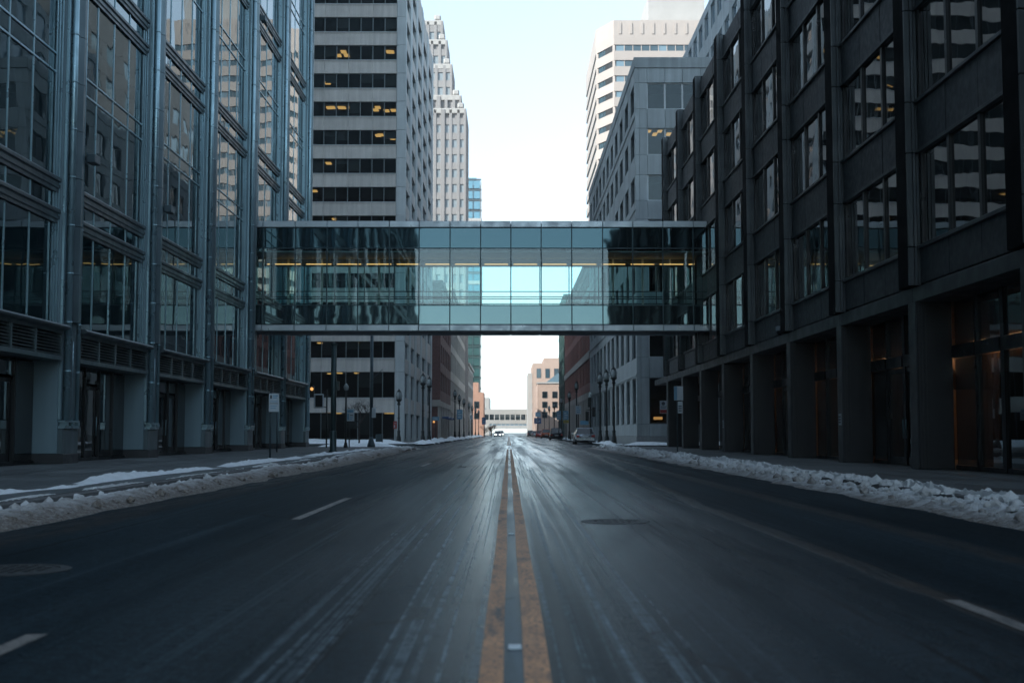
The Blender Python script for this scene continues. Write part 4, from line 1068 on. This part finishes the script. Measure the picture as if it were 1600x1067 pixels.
def bank(name, m, side, prof, y0, y1, res, seed, lump, base, nx=46, patch=0.0, kname='stuff'):
    """prof(y) gives the inner edge, the crest, the outer edge (distances from the road centre) and the height."""
    ys = [y0]
    while ys[-1] < y1: ys.append(ys[-1] + res * max(ys[-1], 6))
    ys = np.array(ys); t = np.linspace(0, 1, nx)
    Y, T = np.meshgrid(ys, t, indexing='ij')
    a, c, e, H = (np.array(q) for q in zip(*[prof(y) for y in ys]))
    a = a + (vnoise(ys * .9, ys * 0, seed) - .5) * .3; e = e + (vnoise(ys * .7, ys * 0 + 5, seed) - .5) * .35
    X = a[:, None] + (e - a)[:, None] * T
    tc = ((c - a) / (e - a))[:, None]
    s = np.where(T < tc, T / tc, (1 - T) / (1 - tc)).clip(0, 1); s = s * s * (3 - 2 * s)
    fade = np.clip((Y - y0) / 2.0, 0, 1) * np.clip((y1 - Y) / 6.0, 0, 1)
    h = H[:, None] * s * (.5 + 1.0 * vnoise(X * 1.1, Y * .55, seed + 1)) * (.6 + .8 * vnoise(X * 0, Y * .22, seed + 9))
    d1, k1 = cells(X * 4.2, Y * 3.4, seed + 2); d2, k2 = cells(X * 10, Y * 8, seed + 3); d3, k3 = cells(X * 22, Y * 18, seed + 4)
    h = h + lump * s ** .6 * (np.clip(.55 - d1, 0, 1) * 1.5 * k1 + np.sqrt(np.clip(.5 - d2, 0, 1)) * .75 * (k2 > .45) * k2 + np.sqrt(np.clip(.45 - d3, 0, 1)) * .3 * k3)
    h = h + lump * .3 * (vnoise(X * 9, Y * 9, seed + 5) - .5) * s ** .4
    if patch: h = h * np.clip((vnoise(X * 1.5, Y * .35, seed + 6) - patch) * 5, 0, 1) - (vnoise(X * 1.5, Y * .35, seed + 6) < patch) * .03
    z0 = np.where(X < 6.3, 0.0, base)
    Z = np.maximum(z0, 0) * np.clip((X - 6.0) / .3, 0, 1) + h * fade - .012 * (s < .05) - .006 - .03 * (fade < .02)
    v = np.stack([X * side, Y, Z], -1).reshape(-1, 3); n, k = Y.shape
    idx = np.arange(n * k).reshape(n, k)
    f = np.stack([idx[:-1, :-1], idx[:-1, 1:], idx[1:, 1:], idx[1:, :-1]], -1).reshape(-1, 4)
    if side > 0: f = f[:, ::-1]
    f = f[:, ::-1] if side > 0 else f[:, ::-1]
    me = bpy.data.meshes.new(name); me.from_pydata(v.tolist(), [], f.tolist())
    bm = bmesh.new(); bm.from_mesh(me); bmesh.ops.recalc_face_normals(bm, faces=bm.faces)
    if sum(q.normal.z for q in list(bm.faces)[:400]) < 0: bmesh.ops.reverse_faces(bm, faces=bm.faces)
    bm.to_mesh(me); bm.free()
    me.materials.append(MATS[m])
    o = link(name, me); o['kind'] = kname; return o
bank('snow_bank', 'snow_left', -1, lambda y: (5.0 + max(0, y - 45) * .012, 5.7 + max(0, y - 45) * .006, 6.5, .09 + .09 * min(1, max(0, (y - 18) / 30))), 9.0, 82, .0042, 11, .055, .15)
bank('snow_strip', 'snow_clean', -1, lambda y: (6.85, 7.15 + .1 * math.sin(y * .3), 7.55, .06), 15.5, 70, .006, 23, .06, .15, 22, .27)
bank('snow_bank', 'snow_right', 1, lambda y: (5.2 - max(0, y - 55) * .008, 6.0 + .1 * math.sin(y * .4), 6.85, .14 + .05 * math.sin(y * .23) + .04 * math.sin(y * .71)), 9.0, 86, .0042, 31, .10, .15)
bank('snow_bank', 'snow_clean', -1, lambda y: (6.4, 7.2, 8.0, .22), 100, 330, .006, 41, .12, .15, 20, .25)
bank('snow_bank', 'snow_clean', 1, lambda y: (7.2, 7.8, 8.5, .15), 89, 330, .006, 51, .1, .15, 20, .3)
def chunks(name, m, side, x0, x1, y0, y1, n, zf, seed):
    """Broken clods of ploughed snow lying along a bank, as one heap."""
    rr = np.random.RandomState(seed); q = MB()
    base = [(0, 0, 1), (.9, 0, .35), (.28, .85, .4), (-.73, .53, .3), (-.7, -.55, .4), (.3, -.85, .35), (.7, .5, -.3), (-.3, .85, -.4), (-.9, 0, -.3), (-.25, -.85, -.4), (.75, -.5, -.3)]
    fs = [(0, 1, 2), (0, 2, 3), (0, 3, 4), (0, 4, 5), (0, 5, 1), (1, 6, 2), (2, 7, 3), (3, 8, 4), (4, 9, 5), (5, 10, 1), (6, 7, 2), (7, 8, 3), (8, 9, 4), (9, 10, 5), (10, 6, 1)]
    for k in range(n):
        y = y0 * (y1 / y0) ** rr.rand(); t = rr.rand(); x = x0 + (x1 - x0) * t; sz = (.018 + .085 * rr.rand() ** 4) * (1 + .006 * y)
        a = rr.rand() * 6.3; c, s_ = math.cos(a), math.sin(a); z = zf(x, y) + sz * .2
        q.add([(side * x + sz * (c * p[0] - s_ * p[1]) * (.8 + .5 * rr.rand()), y + sz * (s_ * p[0] + c * p[1]) * (.8 + .5 * rr.rand()), z + sz * p[2] * (.6 + .5 * rr.rand())) for p in base], fs)
    o = q.build(name, m); o['kind'] = 'stuff'
chunks('snow_chunks', 'snow_right', 1, 5.45, 6.7, 11.5, 84, 950, lambda x, y: .19 * max(0, 1 - abs(x - 6.0) / .9), 5)
chunks('snow_chunks', 'snow_left', -1, 5.2, 6.5, 11.5, 80, 450, lambda x, y: .11 * max(0, 1 - abs(x - 5.75) / .9), 6)
def snow_patch(x0, x1, y0, y1, seed, z):
    nx, ny = max(8, int((x1 - x0) / .3)), max(6, int((y1 - y0) / .3))
    X, Y = np.meshgrid(np.linspace(x0, x1, nx), np.linspace(y0, y1, ny), indexing='ij')
    ed = np.minimum(np.minimum(X - x0, x1 - X) / 1.0, np.minimum(Y - y0, y1 - Y) / .5).clip(0, 1)
    Z = z + ed * (.10 + .16 * vnoise(X * .9, Y * 1.5, seed) + .08 * vnoise(X * 4, Y * 4, seed + 1)) - .02 * (ed < .02)
    v = np.stack([X, Y, Z], -1).reshape(-1, 3); idx = np.arange(nx * ny).reshape(nx, ny)
    f = np.stack([idx[:-1, :-1], idx[1:, :-1], idx[1:, 1:], idx[:-1, 1:]], -1).reshape(-1, 4)
    me = bpy.data.meshes.new('snow_patch'); me.from_pydata(v.tolist(), [], f.tolist()); me.materials.append(MATS['snow_clean'])
    o = link('snow_patch', me); o['kind'] = 'stuff'
snow_patch(-30, -7.8, 99.6, 101.2, 61, .15); snow_patch(-34, -9.9, 115.5, 118.6, 62, .15); snow_patch(7.9, 20, 88.1, 89.2, 63, .15)
snow_patch(-11.8, -6.9, 78.5, 81.0, 64, .15); snow_patch(-40, -14, 83.0, 84.5, 65, 0.0)

# ================================================================== street furniture
def at(px, y):                                             # photo column -> x at distance y along the street
    return (px - 795) / 2000 * y
def lamp(x, y, H, label, arms=0, first=[None]):
    t = thing('street_lamp', label, 'street lamp', (x, y, .15), 'acorn lantern street lamps along the far footways')
    q = MB(); q.lathe([(.26, 0), (.26, .08), (.20, .14), (.18, .5), (.13, .62), (.12, .9), (.15, .95), (.09, 1.05)], 10, (x, y, .15)); q.build('base', 'post_black', t, (0, 0, 0), True)
    b0 = .15; L = H - .15
    q = MB(); q.tube((x, y, b0 + 1.05), (x, y, b0 + L - 1.35), .085, .06, 8)
    for zz in (.45, .75): q.lathe([(.07, 0), (.12, .03), (.12, .07), (.07, .1)], 8, (x, y, b0 + L * zz))
    q.build('post', 'post_black', t)
    q = MB(); q.lathe([(.07, 0), (.16, .08), (.10, .2), (.12, .3), (.24, .42), (.25, .50), (.2, .52)], 10, (x, y, b0 + L - 1.37)); q.build('collar', 'post_black', t, (0, 0, 0), True)
    q = MB(); q.lathe([(.14, 0), (.21, .12), (.235, .28), (.20, .46), (.12, .6)], 12, (x, y, b0 + L - .85)); g = q.build('globe', 'globe_glass', t, (0, 0, 0), True)
    q = MB(); q.lathe([(.16, 0), (.18, .04), (.08, .12), (.05, .2), (.02, .27)], 10, (x, y, b0 + L - .26)); q.build('cap', 'post_black', t)
    q = MB()
    for k in range(4):
        a = k * math.pi / 2 + .4; q.tube((x + .2 * math.cos(a), y + .2 * math.sin(a), b0 + L - .87), (x + .28 * math.cos(a), y + .28 * math.sin(a), b0 + L - .55), .018, None, 5)
        q.tube((x + .28 * math.cos(a), y + .28 * math.sin(a), b0 + L - .55), (x + .16 * math.cos(a), y + .16 * math.sin(a), b0 + L - .24), .018, None, 5)
    kind(q.build('lantern_cage', 'post_black', t), 'stuff')
    if arms:
        q = MB(); q.tube((x, y, b0 + L * .62), (x + arms * .8, y, b0 + L * .62), .025, None, 6); q.build('banner_arm', 'post_black', t)
    return t
near_r = [('nearest the grey stone corner', 959, 96, 6.0), ('between two others beside the stone building', 947.7, 103, 6.1), ('farther back by the stone building behind two others', 937.6, 107, 6.1)]
for l, px, y, h in near_r: lamp(at(px, y), y, h, 'black acorn street lamp ' + l)
for l, px, y, h in [('with a pale sign below the lantern on the right', 900.8, 146, 6.9), ('standing between two signs on the right', 889.5, 163, 6.3), ('against the narrow green glass building', 877, 185, 6.2)]:
    lamp(at(px, y), y, h, 'dark acorn street lamp ' + l)
for px, y, h in [(866, 217, 6.2), (858, 244, 6.2), (850.6, 277, 6.3)]:
    lamp(at(px, y), y, h, 'distant dark street lamp, %s of the three before the pink brick buildings' % {866: 'nearest', 858: 'middle', 850.6: 'farthest'}[px])
lamp(at(623.5, 105), 105, 4.6, 'street lamp with a pale globe at the corner of the concrete tower')
lamp(at(661, 107), 107, 6.0, 'tall dark street lamp with a thick base before the concrete tower side')
lamp(at(671, 116), 116, 6.1, 'tall dark street lamp just behind the thick based one on the left')
for px, y, h in [(711, 172, 6.8), (718, 187, 6.6), (725, 205, 6.5), (733, 232, 6.5), (738, 252, 6.4), (743, 277, 6.4), (748, 306, 6.5)]:
    lamp(at(px, y), y, h, 'dark street lamp, %s in the left row before the beige stone buildings' % {711: 'nearest', 718: 'second', 725: 'third', 733: 'fourth', 738: 'fifth', 743: 'sixth', 748: 'farthest'}[px])

def plate(t, name, m, x0, x1, y, z0, z1, par=None): return box(name, m, par or t, x0, x1, y - .012, y + .012, z0, z1, .004)
def sign(name, label, x, y, zt, w, h, m, lines, post='post_black', r=.03, off=0.0, cat='sign', ptop=.05):
    t = thing(name, label, cat, (x, y, .15))
    tube('post', post, t, (x, y, .15), (x, y, zt + ptop), r, 8)
    s = plate(t, 'panel', m, x + off - w / 2, x + off + w / 2, y - r - .02, zt - h, zt)
    for (fx0, fx1, fz0, fz1, mm) in lines:
        box('print', mm, s, x + off - w / 2 + fx0 * w, x + off - w / 2 + fx1 * w, y - r - .0375, y - r - .0325, zt - h + fz0 * h, zt - h + fz1 * h)
    return t
sign('parking_sign', 'pale grey parking sign with faint lettering on a thin pole by the left snow bank', -8.1, 43.6, 2.33, .34, .62, 'sign_white',
     [(.12, .3, .72, .9, 'print_dark'), (.4, .9, .84, .9, 'sign_blue'), (.4, .8, .74, .79, 'sign_blue'), (.12, .88, .54, .58, 'sign_blue'), (.1, .9, .44, .47, 'print_dark'), (.15, .8, .30, .34, 'sign_blue'), (.15, .7, .18, .22, 'sign_blue')], 'post_steel', .03, .12)
tag(tube('bollard_post', 'post_steel', None, (-10.2, 56.5, .15), (-10.2, 56.5, 1.9), .035, 8), 'bare thin steel post on the left pavement behind the parking sign', 'post')
t = thing('steel_post', 'thick dark steel post with a flat top under the skyway on the left', 'post', (-7.85, 57.4, .15))
tube('shaft', 'post_green', t, (-7.85, 57.4, .16), (-7.85, 57.4, 4.9), .125, 12)
q = MB(); q.lathe([(.20, 0), (.20, .05), (.15, .08), (.15, .9), (.13, .95)], 12, (-7.85, 57.4, .15)); q.build('base', 'post_green', t, (0, 0, 0), True)
q = MB(); q.lathe([(.14, 0), (.15, .04), (.15, .1), (.05, .13)], 12, (-7.85, 57.4, 4.9)); q.build('cap', 'post_green', t)
box('junction_box', 'post_green', t, -7.74, -7.6, 57.3, 57.5, 2.9, 3.3, .02)
t = thing('traffic_pole', 'tall pale steel traffic pole with a flared base and small box by the crossing', 'pole', (-8.25, 77, .15))
tube('shaft', 'post_steel', t, (-8.25, 77, .6), (-8.25, 77, 7.3), .10, 10)
q = MB(); q.lathe([(.24, 0), (.24, .1), (.18, .3), (.12, .5), (.105, .6)], 12, (-8.25, 77, .15)); q.build('base', 'post_steel', t, (0, 0, 0), True)
box('control_box', 'sign_white', t, -8.22, -7.98, 76.86, 76.98, 1.9, 2.5, .02)
q = MB(); q.tube((-8.15, 77, 4.3), (-7.6, 77, 4.8), .02, None, 6); q.tube((-8.25, 77, 7.0), (-6.6, 77, 7.05), .035, .025, 6); q.build('bracket_arm', 'post_steel', t)
x, y = at(511, 74), 74
t = thing('pedestrian_signal', 'black pedestrian signal in a pale square housing on a pole by the left crossing', 'traffic signal', (x, y, .15))
tube('post', 'post_black', t, (x, y, .15), (x, y, 3.5), .045, 8)
h = box('housing', 'sign_white', t, x - .72, x - .18, y - .2, y + .05, 2.42, 3.24, .03); box('visor', 'void_black', h, x - .62, x - .22, y - .26, y - .201, 2.5, 3.16)
q = MB(); q.tube((x - .2, y - .05, 3.32), (x + .02, y - .02, 3.38), .025, None, 6); q.tube((x - .2, y - .05, 2.5), (x + .02, y - .02, 2.46), .025, None, 6); q.tube((x - .2, y - .05, 3.32), (x - .2, y - .05, 3.2), .025, None, 6); q.build('bracket_arm', 'post_black', t)
l = box('warning_lamp', 'post_black', t, x - 1.0, x - .72, y - .1, y + .1, 3.2, 3.7, .05); q = MB(); q.lathe([(.0, 0), (.1, 0), (.1, .02), (.02, .03)], 10, (0, 0, 0)); o = q.build('lens', 'amber_lamp', l, (x - .86, y - .1, 3.52)); o.rotation_euler = (R(90), 0, 0)
x, y = at(541, 73), 73
t = thing('slim_street_light', 'slim black street light pole with a small lantern near the bare tree', 'street lamp', (x, y, .15))
tube('post', 'post_black', t, (x, y, .15), (x, y, 3.4), .05, 8); q = MB(); q.lathe([(.06, 0), (.13, .06), (.15, .22), (.08, .34), (.03, .4)], 10, (x, y, 3.4)); q.build('lantern', 'globe_glass', t, (0, 0, 0), True); q = MB(); q.lathe([(.13, 0), (.12, .1), (.07, .3)], 10, (x, y, .15)); q.build('base', 'post_black', t)
sign('bus_stop_sign', 'square pale blue sign on a slim post in front of the bare tree', at(546.5, 75), 75, 2.40, .46, .72, 'sign_white',
     [(.1, .9, .70, .9, 'sign_blue'), (.1, .35, .1, .6, 'sign_blue'), (.45, .85, .44, .5, 'print_dark'), (.45, .8, .28, .34, 'sign_blue'), (.45, .7, .14, .2, 'sign_blue')], 'post_black', .035, .06)
sign('stop_banner', 'small red sign on a thin pole beside the pale globed lamp', at(619, 106), 106, 1.95, .30, .62, 'sign_red', [(.2, .5, .15, .5, 'sign_white'), (.25, .8, .7, .75, 'sign_white')], 'post_black', .025, -.06)
sign('street_sign', 'pale rounded sign above a smaller one on a thin pole before the black piers', 7.45, 56.7, 3.05, .40, .62, 'sign_white', [(.0, .34, .02, .98, 'sign_blue')], 'post_steel', .028, .06)
sg = bpy.data.objects['street_sign']; s = plate(sg, 'lower_panel', 'sign_white', 7.47, 7.68, 56.63, 1.86, 2.38)
for z in (1.95, 2.05, 2.15): box('print', 'print_dark', s, 7.50, 7.64, 56.611, 56.616, z, z + .045)
tag(box('utility_box', 'post_steel', None, -9.6, -9.1, 92.5, 92.9, -0.002, .9, .03), 'small grey utility cabinet at the crossing on the left', 'cabinet')

def far_sign(name, label, px, y, pw, py0, py1, m, print_m, xpost=None, group=None):
    x = at(px, y); z1 = 1 + (676 - py0) * y / 2000; z0 = 1 + (676 - py1) * y / 2000; w = pw * y / 2000
    t = thing(name, label, 'sign', (x, y, .15), group)
    tube('post', 'post_black', t, (x, y, .15), (x, y, z1 + .1), .05, 6)
    s = plate(t, 'panel', m, x - w / 2, x + w / 2, y - .08, z0, z1)
    for k, (a, b_) in enumerate(((.15, .75), (.2, .85), (.15, .6))): box('print', print_m, s, x - w / 2 + a * w, x - w / 2 + b_ * w, y - .1, y - .095, z0 + (.2 + .25 * k) * (z1 - z0), z0 + (.3 + .25 * k) * (z1 - z0))
    return t
far_sign('lamp_sign', 'pale white square sign hung beside the right hand street lamp', 903.5, 144, 9, 634, 647, 'sign_white', 'sign_blue')
far_sign('parking_board', 'blue and white board above a yellow one near the dark parked car', 884, 160, 8, 642, 656, 'sign_blue', 'sign_white')
far_sign('parking_board', 'blue and white board left of the board with the yellow plate', 873, 170, 6.5, 642, 656, 'sign_blue', 'sign_white')
far_sign('yellow_board', 'small yellow plate under the blue and white board', 884.3, 158, 8, 656.3, 661, 'sign_yellow', 'print_dark')
far_sign('round_board', 'pale blue board among the far right street lamps', 840.5, 262, 8, 644, 651, 'sign_blue', 'sign_white')
far_sign('event_board', 'dark blue board below the pale one far along the right footway', 840, 266, 11, 653, 662, 'sign_deep_blue', 'sign_white')
far_sign('footway_banner', 'pale blue banner hung among the left row of street lamps', 718.5, 180, 9, 640, 655, 'sign_blue', 'sign_white')
far_sign('shop_board', 'small pale blue board by the brown brick shops', 681, 165.5, 11, 651, 657, 'sign_blue', 'sign_white')
far_sign('footway_banner', 'small pale banner farther along the left lamps', 737, 240, 4.5, 649, 655, 'sign_white', 'sign_blue')
far_sign('footway_banner', 'tiny dark blue banner at the end of the left lamps', 756, 320, 6, 652, 663, 'sign_deep_blue', 'sign_blue')

# traffic signal cluster by the silver car
x, y = at(922.5, 121), 121
t = thing('traffic_signal', 'dark traffic signal post with signal heads and a name blade beside the silver car', 'traffic signal', (x, y, .15))
tube('post', 'post_black', t, (x, y, .15), (x, y, 4.3), .075, 8)
for k, (dx, z) in enumerate(((-.32, 2.1), (.30, 2.5), (-.1, 3.4))):
    h = box('signal_head', 'post_black', t, x + dx - .15, x + dx + .15, y - .17, y + .13, z, z + .9, .03)
    for j in range(3): q = MB(); q.tube((x + dx, y - .17, z + .16 + j * .29), (x + dx, y - .32, z + .16 + j * .29), .10, .11, 10, False); q.build('visor', 'post_black', h)
plate(t, 'name_blade', 'sign_blue', x - .98, x - .2, y - .1, 1.75, 2.15); q = MB(); q.tube((x - .3, y, 1.95), (x, y, 1.95), .03, None, 6); q.tube((x - .45, y, 3.1), (x + .3, y, 3.2), .03, None, 6); q.build('bracket_arm', 'post_black', t)
q = MB(); q.lathe([(.16, 0), (.18, .1), (.2, .3), (.14, .45), (.05, .5)], 10, (x, y, 4.3)); q.build('lantern', 'globe_glass', t, (0, 0, 0), True)

# fixed to the dark block
c = thing('security_camera', 'small white security camera fixed above the ground floor beam of the dark block', 'security camera', (9.5, 45.2, 4.5))
box('mount', 'sign_white', c, 9.68, 9.77, 45.1, 45.2, 4.62, 4.80, .01); box('housing', 'sign_white', c, 9.47, 9.67, 45.02, 45.28, 4.60, 4.76, .02); q = MB(); q.lathe([(.0, 0), (.07, .02), (.09, .1), (.08, .16)], 10, (9.57, 45.1, 4.43)); q.build('dome', 'void_black', c)
def notice(k, label):
    y = 29.97 + 6.74 * k
    n = thing('pier_notice', label, 'notice', (9.57, y + .3, 1.3), 'pale notices on the black piers')
    p = box('plate', 'sign_white', n, 9.560, 9.574, y + .16, y + .44, 1.22, 1.55, .003)
    for z in (1.28, 1.36, 1.44): box('print', 'print_dark', p, 9.554, 9.5585, y + .19, y + .41, z, z + .04)
notice(1, 'small pale notice on the second black pier from the right edge'); notice(4, 'small pale notice on the fifth black pier, behind the others')

# ================================================================== trees
def tree(name, label, x, y, H, m, seed, levels=4, spread=.5, trunk=.09, first=.3):
    rr = random.Random(seed); t = thing(name, label, 'tree', (x, y, .15)); tr = MB(); cr = MB()
    def grow(p, d, L, r, lv):
        q = p + d * L; (tr if lv == levels else cr).tube(p, q, r, r * .62, 6 if lv > 1 else 4, lv == levels)
        if lv == 0: return
        n = 5 if lv == levels else 4
        for k in range(n):
            f = rr.uniform(.45, 1.0) if k else 1.0; a = rr.uniform(0, 2 * math.pi)
            side = Vector((math.cos(a), math.sin(a), rr.uniform(-.1, .5))); nd = (d * (1 - spread) + side * spread + Vector((0, 0, .15))).normalized()
            grow(p + d * L * f, nd, L * rr.uniform(.5, .78), r * .55, lv - 1)
    grow(Vector((x, y, .14)), Vector((0, 0, 1)), H * first, trunk, levels)
    tr.build('trunk', m, t); kind(cr.build('crown', m, t), 'stuff')
    q = MB(); q.lathe([(.5, 0), (.5, .02), (.1, .03)], 14, (x, y, .15)); q.build('tree_grate', 'iron_cover', t)
tree('bare_tree', 'leafless young street tree in front of the concrete tower', at(562, 98), 98, 5.4, 'bark', 3, 4, .55, .075, .30)
tree('far_tree', 'bushy brown leafless tree at the far end of the left footway', at(768, 330), 330, 6.5, 'twig_brown', 8, 5, .6, .22, .2)
tree('small_tree', 'small bare tree near the far left lamps', at(757, 300), 300, 4.5, 'twig_brown', 12, 4, .6, .1, .28)

# ================================================================== cars
def make_car(label, paint, x, y, rz, suv=False, lit=False, group='cars parked along the right kerb'):
    """Length along local y, front at +y; rz turns it."""
    t = thing('parked_car' if not lit else 'moving_car', label, 'car', (x, y, 0), group, rz)
    M = WORLD; L, Wd = 4.55, 1.80; H = 1.66 if suv else 1.44; hd = .98 if suv else .86
    def place(o): o.location = o.location; return o
    def part(mb, name, m, par=t, smooth=False):
        o = bpy.data.objects.new(name, mb.mesh(name, m, smooth)); COL.objects.link(o); o.parent = par; WORLD[o.name] = Vector((0, 0, 0)); return o
    def loft(secs):
        """secs: list of (y, half width low, half width mid, half width top, z low, z mid, z top)."""
        b = MB(); n = 10; vs = []
        for (yy, wl, wm, wt, zl, zm, zt) in secs:
            pts = [(-wl, zl), (-wm, zl + .12), (-wm, zm), (-wt, zt - .05), (-wt * .86, zt), (wt * .86, zt), (wt, zt - .05), (wm, zm), (wm, zl + .12), (wl, zl)]
            vs += [(a, yy, c) for a, c in pts]
        fs = [(k * n + i, k * n + (i + 1) % n, (k + 1) * n + (i + 1) % n, (k + 1) * n + i) for k in range(len(secs) - 1) for i in range(n)]
        fs += [tuple(range(n))[::-1], tuple(range((len(secs) - 1) * n, len(secs) * n))]
        b.add(vs, fs); return b
    w = Wd / 2
    body = loft([(-L / 2, w * .82, w * .88, w * .84, .34, .60, hd - .06), (-L / 2 + .12, w * .9, w * .97, w * .93, .25, .62, hd), (-L / 2 + .7, w * .94, w, w * .95, .2, .62, hd + .02),
                 (0, w * .95, w, w * .96, .18, .62, hd + .03), (L / 2 - 1.2, w * .94, w, w * .94, .2, .6, hd - .02), (L / 2 - .35, w * .88, w * .95, w * .86, .24, .56, hd - .16), (L / 2, w * .72, w * .8, w * .7, .34, .52, hd - .3)])
    bo = part(body, 'body', paint, t, True)
    r0, r1 = (-L / 2 + .22, -L / 2 + (.5 if suv else 1.0)); f0, f1 = (.65, 1.35)
    rw = w * .72
    roof = MB(); roof.add([(-rw, r1, H - .07), (rw, r1, H - .07), (rw, f0 - .3, H - .04), (-rw, f0 - .3, H - .04), (-rw * .9, r1 + .1, H), (rw * .9, r1 + .1, H), (rw * .9, f0 - .4, H), (-rw * .9, f0 - .4, H)],
                          [(0, 3, 2, 1), (4, 5, 6, 7), (0, 1, 5, 4), (1, 2, 6, 5), (2, 3, 7, 6), (3, 0, 4, 7)])
    part(roof, 'roof', paint, t)
    bw = w * .93
    def quad(name, m, pts, par=t):
        b = MB(); c = Vector((0, 0, 0))
        P = [Vector(p) for p in pts]; nn = (P[1] - P[0]).cross(P[2] - P[0]).normalized() * .012
        b.add([p + nn for p in P] + [p - nn for p in P], [(0, 1, 2, 3), (7, 6, 5, 4), (0, 4, 5, 1), (1, 5, 6, 2), (2, 6, 7, 3), (3, 7, 4, 0)]); return part(b, name, m, par)
    quad('rear_window', 'car_glass', [(-bw * .93, r0 + .03, hd + .01), (bw * .93, r0 + .03, hd + .01), (rw * .95, r1, H - .06), (-rw * .95, r1, H - .06)])
    quad('windscreen', 'car_glass', [(bw * .93, f1, hd + .01), (-bw * .93, f1, hd + .01), (-rw * .95, f0 - .3, H - .05), (rw * .95, f0 - .3, H - .05)])
    for s in (-1, 1):
        quad('side_window', 'car_glass', [(s * bw, r0 + .2, hd + .01), (s * bw, f1 - .12, hd + .01), (s * rw, f0 - .34, H - .06), (s * rw, r1 + .04, H - .06)][::s])
        for a in ((r0, r1), (f1, f0 - .3)):
            b = MB(); b.tube((s * bw * .96, a[0], hd), (s * rw * .98, a[1], H - .05), .045, None, 6); part(b, 'pillar', paint)
        b = MB(); b.tube((s * bw * 1.0, -.25, hd), (s * rw * 1.01, -.3, H - .05), .035, None, 6); part(b, 'pillar', 'car_trim')
        b = MB(); b.box(*sorted((s * w * .98, s * w * 1.16)), .82, 1.0, hd + .02, hd + .15); part(b, 'wing_mirror', paint)
        b = MB(); b.box(*sorted((s * w * .60, s * w * .90)), -L / 2 - .02, -L / 2 + .14, .62, .80); part(b, 'tail_light', 'tail_red')
        b = MB(); b.box(*sorted((s * w * .46, s * w * .78)), L / 2 - .14, L / 2 + .02, .50, .66); part(b, 'headlight', 'headlight_on' if lit else 'globe_glass')
        for yy in (-L / 2 + .85, L / 2 - .88):
            b = MB(); b.tube((s * (w - .2), yy, .32), (s * (w + .012), yy, .32), .32, None, 18); wh = part(b, 'wheel', 'tyre_rubber')
            b = MB(); b.tube((s * (w + .008), yy, .32), (s * (w + .022), yy, .32), .20, .18, 12); part(b, 'rim', 'rim_metal', wh)
    b = MB(); b.box(-w * .84, w * .84, -L / 2 - .05, -L / 2 + .1, .34, .54); part(b, 'rear_bumper', 'car_trim' if suv else paint)
    b = MB(); b.box(-w * .7, w * .7, L / 2 - .1, L / 2 + .05, .32, .5); part(b, 'front_bumper', paint)
    b = MB(); b.box(-.26, .26, -L / 2 - .065, -L / 2 - .052, .58, .70) if suv else b.box(-.26, .26, -L / 2 - .03, -L / 2 + .05, .62, .74); part(b, 'number_plate', 'plate_white')
    b = MB(); b.box(-w * .86, w * .86, -L / 2 + .1, L / 2 - .3, .17, .24); part(b, 'underbody', 'car_trim')
    return t
make_car('silver saloon car parked by the kerb beside the stone building', 'car_silver', at(914.5, 112), 112 + 2.3, 0)
make_car('dark car parked under the blue and white boards', 'car_dark', at(869.5, 176), 178, 0, True)
make_car('orange car parked in front of the dark one', 'car_orange', at(853.5, 225), 227, 0, True)
make_car('red car parked behind the orange one far down the street', 'car_red', at(844, 262), 264, 0)
make_car('small far silver car in the right kerb row beyond the red car', 'car_silver', at(836.5, 300), 302, 0)
make_car('tiny dark car at the far end of the right kerb row', 'car_dark', at(829, 350), 352, 0, True)
make_car('white car driving towards the camera with its headlights on', 'car_white', at(778, 310), 310, math.pi, False, True, 'oncoming traffic')
make_car('pale car with headlights on driving farther behind the white one', 'car_silver', at(783, 400), 400, math.pi, True, True, 'oncoming traffic')

# ================================================================== air
q = MB(); q.box(-420, 420, -160, 900, -1.1, 118)
hz = NB('haze_air'); pv = hz.n('ShaderNodeVolumePrincipled'); pv.inputs['Color'].default_value = (0.92, 0.96, 1.0, 1); pv.inputs['Density'].default_value = 0.0003
hz.l(pv.outputs[0], hz.out.inputs[1]); MATS['haze_air'] = hz.m
kind(q.build('haze', 'haze_air'), 'stuff')
